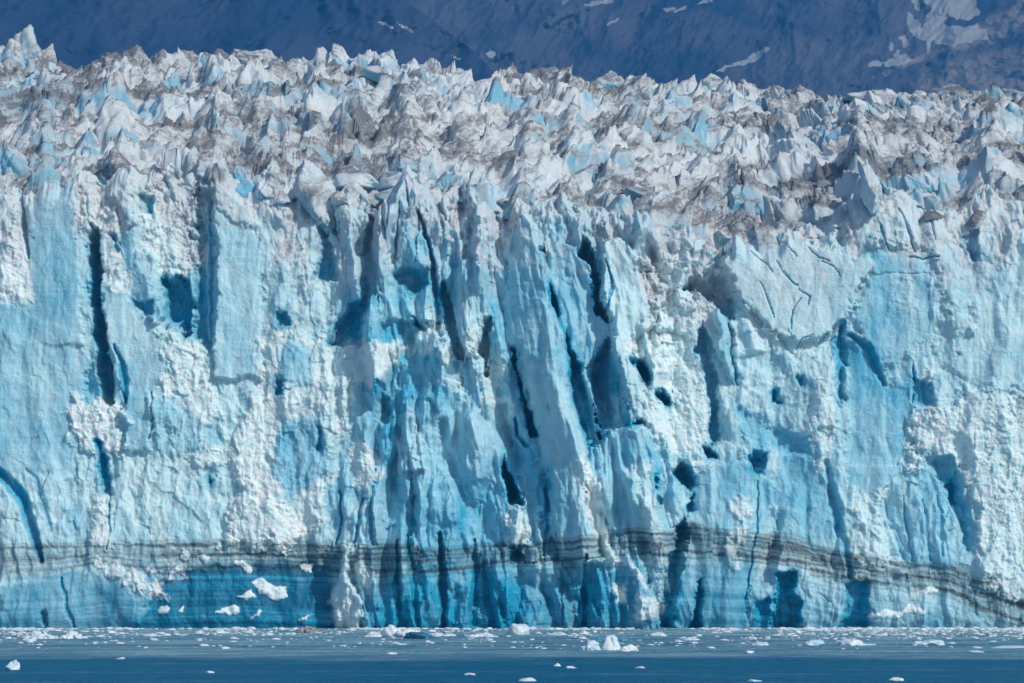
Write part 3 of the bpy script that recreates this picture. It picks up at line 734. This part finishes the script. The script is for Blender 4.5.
# world position: a slightly leaning face, relief out of it
depth0 = 599.0 + (628 - Y) * 0.035
def place(x, y, d):
    return (x - CX) / F_PX * d, d, CAM_Z + (HZ - y) / F_PX * d
PX, PY, PZ = place(X, Y, depth0)
PY = PY - D * U * (1 + 0.40 * fl)
PX = PX + U * 1.6 * fbm(X / 16, Y / 16, 3, 211)
extra = []                              # the back of the crest
for dd, dz in ((3, 1.5), (9, 6), (14, 14)):
    extra.append((PX[-1], PY[-1] + dd, PZ[-1] - dz))
V = np.concatenate([np.stack([PX, PY, PZ], -1).reshape(-1, 3)] + [np.stack(e, -1) for e in extra])
nr, nc = X.shape
pad = lambda a: np.concatenate([a.ravel()] + [a[-1]] * len(extra))
ATT = {"blue": pad(blue), "white": pad(white), "dirt": pad(dirt), "band": pad(band), "bed": pad(bed), "teal": pad(teal)}
FQ = grid_faces(nr + len(extra), nc)
fpart = pad(part)[FQ[:, 0]]

glacier = bpy.data.objects.new("glacier", None); COL.objects.link(glacier)
glacier.location = (0, 600, 0)
tag(glacier, "towering blue and white tidewater glacier ending in a fluted ice cliff above the water", "glacier")
def add_part(name, fsel):
    f = FQ[fsel]
    if len(f) < 12:
        return
    idx, inv = np.unique(f, return_inverse=True)
    v = V[idx] - np.array([0, 600, 0])
    mesh_from(name, v, inv.reshape(-1, 4), {k: a[idx] for k, a in ATT.items()}, M_ICE, glacier)
for i, nm in enumerate(parts):
    add_part(nm, fpart == i)

# the crevassed top: a height field in plan, rising inland as an icefall
G = 0.34
gx_, gy_ = np.arange(-152, 152, G), np.concatenate([np.arange(622, 802, G), np.arange(803, 1150, 6.0)])
TX, TY = np.meshgrid(gx_, gy_)
px_ = CX + TX / TY * F_PX
D0, D1 = 627.0, 790.0
zc = CAM_Z + (HZ - (crest_of(px_) + 16)) / F_PX * D0
zs = CAM_Z + (HZ - (sky_of(px_) + 13)) / F_PX * D1
tq = (TY - D0) / (D1 - D0)
TZ = zc + (zs - zc) * np.minimum(tq, 1) + 5.0 * np.sin(np.clip(tq, 0, 1) * math.pi) - np.maximum(TY - D1, 0) * 0.04
hx_, hy_ = TX + 1.3 * fbm(TX / 5, TY / 5, 4, 221), TY + 1.3 * fbm(TX / 5, TY / 5, 4, 222)
lean = np.interp(px_, [0, 300, 560, 700, 780, 900, 1024], [0.1, 0.0, 0.45, 0.4, -0.7, -0.6, -0.1])
size = 1 + 0.5 * fbm(TX / 40, TY / 40, 2, 223)
h1 = crags(hx_ / 10.5, hy_ / 11.0, 171, 0.0, 1.0, 0.3)
h2 = crags(hx_ / 3.6, hy_ / 4.4, 181, 0.0, 1.0, -0.2)
h0, _, _ = facets(hx_ / 7.0 + 3, hy_ / 6.5, 183, 1.9, 1.9, 1.0)
h3, _, _ = facets(hx_ / 3.0, hy_ / 3.4, 185, 1.6, 1.6, 0.9)
h4, _, _ = facets(hx_ / 1.2, hy_ / 1.3, 187, 0.5, 0.5, 0.25)
def leaning(an, sd):
    c_, s_ = math.cos(an), math.sin(an)
    return fbm((hx_ * c_ + hy_ * s_) / 14, (hy_ * c_ - hx_ * s_) / 25, 4, sd, 0.48, ridged=True)
wl = sstep(690, 820, px_ + 30 * fbm(TX / 20, TY / 20, 2, 233))
wm = sstep(470, 600, px_ + 30 * fbm(TX / 20, TY / 20, 2, 235))
rdg = leaning(0.1, 231) * (1 - wm) + (leaning(-0.6, 241) * (1 - wl) + leaning(0.8, 251) * wl) * wm
TH = 6.5 * rdg + size * (3.0 * np.clip(h1, -0.25, 0.6) + 1.7 * h0) + 1.2 * np.clip(h2, -0.2, 0.7) + 0.55 * h3 + 0.3 * h4 + 2.0 * fbm(TX / 14, TY / 14, 3, 227) + 0.35 * fbm(TX / 1.6, TY / 1.6, 3, 225)
TZ = TZ + TH * np.clip((TY - 619) / 9, 0.2, 1) - 3.4 - 5 * np.clip((627 - TY) / 4, 0, 1)
TX = TX + 1.0 * fbm(TX / 4, TY / 4, 3, 226) + np.tan(lean) * 0.5 * np.maximum(TH, 0)
TV = np.stack([TX, TY - 600, TZ], -1).reshape(-1, 3)
mesh_from("crevassed_top", TV, grid_faces(len(gy_), len(gx_)), None, M_SERAC, glacier)

# ------------------------------------------------------------------ seracs: faceted ice blocks on the upper surface
def ico(sub):
    t = (1 + 5 ** 0.5) / 2
    v = [(-1, t, 0), (1, t, 0), (-1, -t, 0), (1, -t, 0), (0, -1, t), (0, 1, t), (0, -1, -t), (0, 1, -t), (t, 0, -1), (t, 0, 1), (-t, 0, -1), (-t, 0, 1)]
    f = [(0, 11, 5), (0, 5, 1), (0, 1, 7), (0, 7, 10), (0, 10, 11), (1, 5, 9), (5, 11, 4), (11, 10, 2), (10, 7, 6), (7, 1, 8), (3, 9, 4), (3, 4, 2),
         (3, 2, 6), (3, 6, 8), (3, 8, 9), (4, 9, 5), (2, 4, 11), (6, 2, 10), (8, 6, 7), (9, 8, 1)]
    v = np.array(v, float); v /= np.linalg.norm(v, axis=1)[:, None]; f = np.array(f)
    for _ in range(sub):
        e = {}; vl = list(v); nf = []
        def mid(a, b):
            k = (min(a, b), max(a, b))
            if k not in e:
                m = vl[a] + vl[b]; e[k] = len(vl); vl.append(m / np.linalg.norm(m))
            return e[k]
        for a, b, c in f:
            ab, bc, ca = mid(a, b), mid(b, c), mid(c, a)
            nf += [(a, ab, ca), (b, bc, ab), (c, ca, bc), (ab, bc, ca)]
        v, f = np.array(vl), np.array(nf)
    return v, f
ICO4, ICO2, ICO3 = ico(4), ico(2), ico(3)

def block(base, seed, planes=13, rough=0.10, size=(0.5, 1.0)):
    v, f = base
    r_ = np.random.default_rng(seed)
    n = r_.normal(size=(planes, 3)); n /= np.linalg.norm(n, axis=1)[:, None]
    d = r_.uniform(size[0], size[1], planes)
    q = np.clip(v @ n.T, 0.02, None)
    r = np.min(d[None] / q, axis=1)
    r = np.minimum(r, 1.25)
    p = v * r[:, None]
    o = r_.uniform(0, 50, 4)
    k = fbm(p[:, 0] * 2.2 + o[0] + p[:, 2], p[:, 1] * 2.2 + o[1] - p[:, 2] * 1.3, 4, seed % 97)
    k2 = fbm(p[:, 0] * 6 + o[2] + p[:, 2] * 4, p[:, 1] * 6 + o[3] - p[:, 2] * 5, 3, seed % 89, ridged=True)
    p = p * (1 + rough * k + 0.4 * rough * k2)[:, None]
    return p, f

variants = []
for i in range(28):
    p, f = block(ICO4, 900 + i, planes=8 + i % 5, rough=0.20, size=(0.45, 1.0))
    variants.append((p, f))
var_mesh = {}
def rot(ax, ay, az):
    from mathutils import Euler
    return np.array(Euler((ax, ay, az)).to_matrix())

# base points: rows from the brow back to the skyline
def top_point(px, py, fw=0.0):
    c0, s0 = float(crest_of(px)), float(sky_of(px))
    q = min(max((c0 + 16 - py) / (c0 - s0 + 3), -0.04), 1.02)
    d = D0 + (D1 - D0) * q - fw
    return np.array([(px - CX) / F_PX * d, d, CAM_Z + (HZ - py) / F_PX * d]), d / F_PX

spec = []          # (px, py, half width px, half height px, lean, yaw)
PEAKS = [(27, 56, 17, 28, 0.15), (47, 64, 13, 26, 0.2), (8, 64, 18, 16, 0.7), (38, 72, 16, 16, 0), (136, 62, 14, 20, 0.05), (132, 70, 20, 14, 0), (108, 62, 9, 13, -.1), (190, 60, 16, 15, .2), (165, 60, 9, 14, 0), (81, 72, 4, 14, 0),
         (263, 57, 16, 12, .2), (323, 55, 9, 14, .1), (388, 62, 9, 16, .25), (362, 60, 12, 10, 0), (456, 75, 12, 11, .3), (500, 78, 9, 13, 0), (549, 78, 14, 15, .3), (585, 86, 8, 12, .2),
         (610, 84, 11, 17, .1), (642, 84, 14, 14, 0), (664, 98, 9, 22, .5), (690, 92, 12, 22, .15), (712, 82, 9, 12, 0), (748, 92, 16, 11, -.1), (800, 94, 14, 10, 0), (880, 94, 20, 11, 0),
         (950, 92, 14, 12, 0), (975, 96, 20, 9, 0), (1010, 98, 18, 11, 0), (700, 115, 18, 32, .25), (620, 120, 10, 28, .35), (600, 108, 14, 24, .3), (636, 112, 15, 22, .45),
         (545, 120, 22, 18, .1), (470, 112, 22, 20, 0), (870, 185, 12, 26, -.15), (880, 130, 22, 13, -.9), (840, 150, 26, 12, -.8), (905, 155, 26, 10, -.75), (920, 118, 16, 12, 0), (985, 115, 26, 12, .2),
         (565, 130, 26, 20, 0), (600, 145, 16, 22, 0), (310, 95, 20, 16, .4), (400, 85, 26, 12, .5), (420, 98, 18, 14, .4), (370, 115, 24, 14, 0), (990, 160, 10, 18, 0), (940, 160, 12, 16, 0),
         (780, 165, 14, 14, -.6), (755, 180, 18, 10, .4), (690, 180, 16, 14, .7), (660, 205, 26, 10, .5), (800, 140, 30, 9, -.6), (825, 125, 22, 8, -.5), (790, 185, 22, 9, .5), (730, 195, 26, 9, .5), (850, 170, 10, 16, -.4), (940, 190, 12, 20, 0), (775, 110, 22, 9, -.5), (120, 120, 16, 20, -.2), (230, 110, 20, 16, .2), (160, 130, 14, 14, .3), (270, 130, 12, 18, 0), (330, 150, 14, 14, 0), (520, 150, 20, 14, .3), (430, 140, 24, 22, .1), (60, 100, 20, 18, 0), (20, 110, 22, 16, .3), (140, 92, 9, 17, 0)]
for p in PEAKS:
    top_ = p[1] < float(sky_of(p[0])) + 14 and p[0] > 60
    spec.append((p[0], p[1] + (3 if top_ else 0), p[2] * (1.3 if top_ else 1), p[3] * (0.85 if top_ else 1), p[4], random.uniform(-0.4, 0.4)))
tries = 0
while len(spec) < 400 and tries < 12000:
    tries += 1
    px = random.uniform(-60, 1084)
    s0 = float(sky_of(np.array([px]))[0])
    py = s0 + 8 + (float(crest_of(px)) + 14 - s0) * random.random() ** 1.1
    small = random.random()
    hw = 6 + 16 * small ** 1.6
    hh = hw * random.uniform(0.7, 1.7)
    if py - hh < s0 - 3:
        hh = py - s0 + 3; hw = min(hw, hh * 1.3)
    if hh < 3.5:
        continue
    if any(abs(px - q[0]) < 0.45 * (hw + q[2]) and abs(py - q[1]) < 0.32 * (hh + q[3]) for q in spec):
        continue
    ln = float(np.interp(px, [0, 300, 560, 700, 780, 900, 1024], [0.1, 0.0, 0.35, 0.35, -0.7, -0.6, -0.1])) + random.uniform(-0.35, 0.35)
    spec.append((px, py, hw, hh, ln, random.uniform(0, 6.28)))
order = sorted(range(len(spec)), key=lambda i: -spec[i][2] * spec[i][3])
SV, SF, off = [], [], 0
for rank, i in enumerate(order):
    px, py, hw, hh, ln, yaw = spec[i]
    c, m = top_point(px, py, 10.0 if i < len(PEAKS) and py > float(sky_of(px)) + 22 else (5.5 if py > float(sky_of(px)) + 22 else 0.0))
    Rm = rot(0, ln, 0) @ np.diag([hw * m, hw * m * 1.15, hh * m]) @ rot(0, 0, yaw)
    p, f = variants[(i * 7 + 3) % 28]
    p = p * np.stack([1.08 - 0.42 * p[:, 2], 1.08 - 0.42 * p[:, 2], np.ones(len(p))], -1)
    if rank < 100:
        key = i
        o = mesh_from("serac", p @ Rm.T, f, None, M_SERAC, glacier, smooth=True)
        o.location = c - np.array([0, 600, 0])
    else:
        SV.append(p @ Rm.T + c - np.array([0, 600, 0])); SF.append(f + off); off += len(p)
o = mesh_from("serac_field", np.concatenate(SV), np.concatenate(SF), None, M_SERAC, glacier)
o["kind"] = "stuff"

# ------------------------------------------------------------------ floating ice
M_WHITE = floe_material("white_floe_ice", (0.80, 0.84, 0.86), (0.55, 0.70, 0.78))
M_PALE = floe_material("pale_blue_floe_ice", (0.45, 0.66, 0.78), (0.70, 0.80, 0.84))
M_DARKB = floe_material("clear_dark_floe_ice", (0.02, 0.12, 0.20), (0.03, 0.20, 0.32))
M_DIRTY = floe_material("debris_covered_ice", (0.45, 0.43, 0.42), (0.30, 0.28, 0.27), 0.9)
M_TURQ = floe_material("turquoise_floe_ice", (0.05, 0.30, 0.48), (0.10, 0.42, 0.60))

def water_pt(px, py):
    d = CAM_Z * F_PX / (py - HZ)
    return np.array([(px - CX) / F_PX * d, d, 0.0]), d / F_PX

def floe(name, px, py, w, h, label, cat, mat, seed, lumps_n=5, group=None, peak=0.0):
    """one floating piece: several merged knobs sharing a waterline"""
    c, m = water_pt(px, py)
    r_ = np.random.default_rng(seed)
    VV, FF, of = [], [], 0
    lumps_n = lumps_n * 3 if lumps_n > 4 else lumps_n + 1
    for q in range(lumps_n):
        p, f = block(ICO3, seed * 31 + q, 8, 0.30, (0.45, 1.0))
        t = r_.uniform(-0.85, 0.85) if q else peak
        sc = (1.0 if lumps_n < 9 else 0.75) if q == 0 else (1 - 0.6 * abs(t - peak)) * r_.uniform(0.35, 0.8)
        ww = w * m * (0.5 if lumps_n == 1 else 0.95 / lumps_n ** 0.6) * (1.15 if q == 0 else r_.uniform(0.6, 1.1))
        p = p * np.array([ww, ww * 0.9, h * m * sc])
        p = p + np.array([t * w * m * 0.36 if lumps_n > 1 else 0, r_.uniform(-0.15, 0.15) * w * m, 0])
        VV.append(p); FF.append(f + of); of += len(p)
    o = mesh_from(name, np.concatenate(VV), np.concatenate(FF), None, mat)
    o.location = c
    return tag(o, label, cat, group)

floe("iceberg", 393, 636.5, 66, 13, "wide white mound of broken ice afloat below the dark slit at the cliff foot", "iceberg", M_WHITE, 1, 9)
floe("iceberg", 419, 638.5, 20, 6, "small dark clear ice lump beside the wide white mound", "iceberg", M_DARKB, 2, 2)
floe("iceberg", 308, 632.5, 44, 7, "grey debris covered ice bank afloat below the turquoise cliff foot", "iceberg", M_DIRTY, 3, 8)
floe("iceberg", 612, 650, 24, 14, "white pointed iceberg with a tall knob, centre right of the channel", "iceberg", M_WHITE, 4, 3)
floe("iceberg", 589, 650, 24, 8, "low pale blue iceberg touching the white pointed one", "iceberg", M_PALE, 5, 3)
floe("iceberg", 627, 651, 16, 6, "small rounded whitish ice lump right of the pointed iceberg", "iceberg", M_WHITE, 14, 2)
floe("iceberg", 603, 640, 54, 4, "long low turquoise floe behind the white pointed iceberg", "iceberg", M_TURQ, 6, 6)
floe("iceberg", 12, 669.5, 11, 9, "lone small pale pyramid of ice near the lower left corner", "iceberg", M_PALE, 7, 2)
floe("iceberg", 855, 645, 22, 6.5, "pale triangular low iceberg between two flatter ones, right side", "iceberg", M_WHITE, 8, 2)
floe("iceberg", 808, 645, 20, 5, "flat pale blue floe with a bright knob at its right end", "iceberg", M_PALE, 9, 4, peak=0.8)
floe("iceberg", 926, 645, 32, 6, "broad low whitish floe, rightmost of the three in front of the brash line", "iceberg", M_PALE, 10, 4)
floe("iceberg", 520, 634, 22, 8, "blocky white ice piece against the cliff foot below the leaning pillar", "iceberg", M_WHITE, 11, 3)
floe("iceberg", 38, 638.5, 44, 9, "large white rubble bank of ice at the left edge of the cliff foot", "iceberg", M_WHITE, 12, 8)
floe("iceberg", 72, 638.5, 30, 8, "shorter white rubble bank of ice just right of the left edge bank", "iceberg", M_WHITE, 13, 6)
floe("iceberg", 440, 636, 34, 5, "low ragged white floe right of the dark clear lump", "iceberg", M_WHITE, 15, 6)
floe("iceberg", 482, 637, 34, 5, "low ragged white floe left of the blocky white piece", "iceberg", M_WHITE, 16, 6)
tiny = [(390, 654, 8, 1.8), (557, 666, 6, 2.6), (571, 668, 8, 2.4), (528, 681, 11, 2.6), (755, 681, 12, 1.8), (895, 680.5, 14, 2.4), (120, 659, 6, 1.6), (750, 653, 7, 2.2),
        (640, 668, 8, 1.5), (760, 645, 10, 2.2), (690, 640, 16, 2.6), (150, 636, 18, 2.6), (560, 635, 14, 3.2), (660, 636, 14, 3), (975, 652, 14, 1.8), (1010, 648, 18, 2.4), (210, 673, 6, 1.6), (470, 675, 9, 1.6)]
for i, (a, b_, c_, d_) in enumerate(tiny):
    floe("ice_chunk", a, b_, c_, d_, "tiny white scrap of glacier ice drifting low in the blue water", "ice chunk", M_WHITE if i % 3 else M_PALE, 200 + i, 1 + i % 3, group="small ice scraps drifting on the water")

# brash: a carpet of crushed ice nobody could count, along the cliff foot
BV, BF, of = [], [], 0
r_ = np.random.default_rng(77)
small = [block(ICO2, 3000 + i, 8, 0.1, (0.6, 1.0)) for i in range(10)]
bright = np.interp
n_b = 0
while n_b < 6500:
    px = r_.uniform(-60, 1084)
    k = r_.random()
    py = 629.0 + 20 * k ** 6
    dens = 0.10 + 0.9 * float(sstep(-0.10, 0.40, fbm(np.array([px / 70.0]), np.array([py / 4.0]), 4, 401))[0])
    if px > 780: dens = max(dens, 0.9) if py < 639 else dens * 0.5
    if 640 < px < 690 and py < 634: dens *= 0.2
    if r_.random() > dens:
        continue
    c, m = water_pt(px, py)
    p, f = small[n_b % 10]
    w_ = r_.uniform(0.4, 0.9) * (0.6 + 2.8 * r_.random() ** 5)
    an = r_.uniform(0, 6.28)
    w_ *= 0.8
    q = p * np.array([w_ * 1.4, w_ * 1.4, w_ * r_.uniform(0.3, 0.7)]) * m * 1.6
    q = np.stack([q[:, 0] * math.cos(an) - q[:, 1] * math.sin(an), q[:, 0] * math.sin(an) + q[:, 1] * math.cos(an), q[:, 2]], -1)
    BV.append(q + c); BF.append(f + of); of += len(q); n_b += 1
M_BRASH = floe_material("brash_ice_white", (0.80, 0.84, 0.86), (0.55, 0.64, 0.70))
tag(mesh_from("brash_ice", np.concatenate(BV), np.concatenate(BF), None, M_BRASH), "carpet of crushed brash ice floating along the foot of the ice cliff", "brash ice", kind="stuff")

# ------------------------------------------------------------------ water
wxs = np.linspace(-6000, 6000, 41); wys = np.concatenate([np.linspace(-300, 700, 41), [1200, 3000, 9000]])
WX, WY = np.meshgrid(wxs, wys)
Wv = np.stack([WX, WY, np.zeros_like(WX)], -1).reshape(-1, 3)
tag(mesh_from("fjord_water", Wv, grid_faces(len(wys), len(wxs)), None, water_material()), "dark blue fjord water", kind="structure")

# ------------------------------------------------------------------ mountains
def mountain(name, d_near, slope, x0, x1, top_of, mat, nrow=260, ncol=520, seed=0, snow=(), scree=(), strokes=()):
    u = np.linspace(x0, x1, ncol); v = np.linspace(120, -170, nrow)
    Ux, Vy = np.meshgrid(u, v)
    top = top_of(Ux)
    Vy = np.maximum(Vy, top + 0 * Vy)
    d = d_near + (120 - Vy) * slope
    g = fbm(Ux / 90 + Vy / 140, Vy / 120 - Ux / 400, 5, seed, ridged=True)
    g2 = fbm(Ux / 22 + Vy / 30, Vy / 34, 4, seed + 5)
    mx, my, mz = place(Ux, Vy, d - (g * 34 + g2 * 9) * (d / F_PX) * 4.2)
    sx, sy = Ux + 5 * fbm(Ux / 10, Vy / 8, 5, seed + 9, 0.65), Vy + 4 * fbm(Ux / 10, Vy / 8, 5, seed + 10, 0.65)
    sn = np.zeros_like(Ux); sc = np.zeros_like(Ux)
    for p in snow:
        sn = np.maximum(sn, sstep(-1.2, 1.2, sdf(p, sx, sy)))
    for p, a in scree:
        sc = np.maximum(sc, a * sstep(-8, 6, sdf(p, sx, sy)))
    for p, a in strokes:
        sc = np.maximum(sc, a * sstep(0, 0.5, stroke_d(p, sx, sy)))
    # back side
    Vv = np.stack([mx, my, mz], -1)
    back = Vv[-1].copy(); back[:, 1] += 2500; back[:, 2] -= 900
    Vv = np.concatenate([Vv.reshape(-1, 3), back])
    pd = lambda a: np.concatenate([a.ravel(), a[-1]])
    o = mesh_from(name, Vv, grid_faces(nrow + 1, ncol), {"snow": pd(sn), "scree": pd(sc)}, mat)
    tag(o, None, None, None, "structure")
    return o

snowp = [[(925, -2), (975, -2), (980, 14), (968, 22), (950, 16), (940, 24), (928, 14)], [(930, 30), (960, 26), (985, 30), (990, 38), (950, 46), (935, 44)], [(885, 60), (905, 54), (915, 60), (900, 66), (886, 66)], [(563, -2), (570, -2), (567, 4), (563, 5)], [(585, 3), (598, 1), (616, -2), (614, 1), (596, 6), (587, 6)], [(605, 24), (620, 18), (618, 21), (607, 26)],
         [(661, 10), (676, 6), (675, 9), (664, 13)], [(673, 11), (687, 6), (686, 9), (675, 14)], [(694, 5), (712, -2), (713, 1), (698, 5)], [(556, 25), (562, 24), (561, 27)],
         [(667, 21), (671, 20), (671, 23)], [(744, 60), (752, 54), (768, 47), (770, 51), (756, 60), (748, 64), (735, 66), (718, 72), (715, 70), (732, 64)],
         [(487, 54), (493, 51), (496, 54), (492, 58), (488, 57)],
         [(906, 10), (912, 14), (920, 22), (923, 30), (926, 16), (934, 12), (942, 20), (948, 27), (962, 28), (976, 23), (979, 30), (962, 36), (948, 41), (932, 42), (930, 54), (926, 52), (927, 42), (916, 38), (908, 30), (907, 20)],
         [(909, -2), (918, -2), (921, 12), (916, 10)], [(926, -2), (936, -2), (932, 10), (926, 6)], [(940, -2), (965, -2), (964, 16), (958, 20), (948, 14), (945, 4)],
         [(899, 36), (904, 35), (911, 45), (905, 48)], [(889, 43), (893, 42), (893, 51), (889, 50)], [(896, 50), (900, 50), (900, 58), (896, 58)], [(868, 63), (876, 60), (885, 62), (880, 66), (870, 66)]]
screep = [([(985, 22), (1030, -5), (1030, 20), (1008, 36), (992, 42), (960, 48), (975, 36)], 1.0), ([(925, 66), (1030, 45), (1030, 95), (910, 95)], 0.85), ([(820, 60), (870, 30), (880, 60), (840, 95)], 0.3),
          ([(760, 0), (860, 0), (850, 60), (800, 95), (770, 40)], 0.12)]
scst = [([(876, 78, 3), (905, 64, 4), (950, 48, 4), (1000, 40, 3), (1012, 28, 2.5)], 0.9)]
M_ROCK_NEAR = rock_material("dark_rock", (0.070, 0.120, 0.250), (0.140, 0.175, 0.290))  # both rock colours carry the blue of distant air and sky-lit shade
M_ROCK_FAR = rock_material("blue_tinted_rock", (0.090, 0.132, 0.255), (0.300, 0.285, 0.365))
near_snow = [[(395, 22), (408, 26), (416, 33), (410, 31), (398, 25)], [(378, 21), (392, 26), (392, 29), (380, 24)], [(452, 54), (460, 58), (462, 62), (454, 57)],]
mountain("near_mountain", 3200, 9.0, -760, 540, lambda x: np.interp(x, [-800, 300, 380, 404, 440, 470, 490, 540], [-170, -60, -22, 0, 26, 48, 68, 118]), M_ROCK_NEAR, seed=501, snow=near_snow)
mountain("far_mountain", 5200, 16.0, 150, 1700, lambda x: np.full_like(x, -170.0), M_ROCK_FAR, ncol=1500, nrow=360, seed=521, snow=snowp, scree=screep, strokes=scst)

# ------------------------------------------------------------------ haze
k = NT("blue_air")
pv = k.n("ShaderNodeVolumePrincipled")
pv.inputs["Color"].default_value = (0.05, 0.40, 1.0, 1)
pv.inputs["Density"].default_value = 0.00017
pv.inputs["Anisotropy"].default_value = 0.0
k.l(pv.outputs[0], k.out.inputs["Volume"])
hx, y0, y1, z0, z1 = 6500, -400, 14000, -1.5, 4200
hv = [(-hx, y0, z0), (hx, y0, z0), (hx, y1, z0), (-hx, y1, z0), (-hx, y0, z1), (hx, y0, z1), (hx, y1, z1), (-hx, y1, z1)]
hf = [(3, 2, 1, 0), (4, 5, 6, 7), (0, 1, 5, 4), (1, 2, 6, 5), (2, 3, 7, 6), (3, 0, 4, 7)]
HAZE = tag(mesh_from("haze", hv, hf, None, k.m, smooth=False), "blue distant air in front of the mountains", "haze", kind="stuff")

# ------------------------------------------------------------------ light
AZ, EL = math.radians(46), math.radians(38)     # sun to the right of and behind the camera
sdir = np.array([math.sin(AZ) * math.cos(EL), -math.cos(AZ) * math.cos(EL), math.sin(EL)])
from mathutils import Vector
sl = bpy.data.lights.new("sun", "SUN"); sl.energy = 4.1; sl.angle = math.radians(0.5); sl.color = (1.0, 0.975, 0.90)
so = bpy.data.objects.new("sun", sl); COL.objects.link(so)
so.rotation_euler = Vector(sdir).to_track_quat("Z", "Y").to_euler()
so.location = (400, -300, 500)
w = bpy.data.worlds.new("World"); scn.world = w; w.use_nodes = True
t = w.node_tree; t.nodes.clear()
sky = t.nodes.new("ShaderNodeTexSky"); sky.sky_type = "NISHITA"; sky.sun_disc = False
sky.sun_elevation = EL; sky.ozone_density = 0.45
sky.sun_rotation = math.atan2(sdir[0], sdir[1])
bg = t.nodes.new("ShaderNodeBackground"); bg.inputs[1].default_value = 0.11
ow = t.nodes.new("ShaderNodeOutputWorld")
t.links.new(sky.outputs[0], bg.inputs[0]); t.links.new(bg.outputs[0], ow.inputs[0])
scn.view_settings.view_transform = "Standard"; scn.view_settings.look = "None"
scn.view_settings.exposure = -0.15; scn.view_settings.gamma = 1.0
scn.cycles.max_bounces = 6
scn.cycles.use_denoising = True
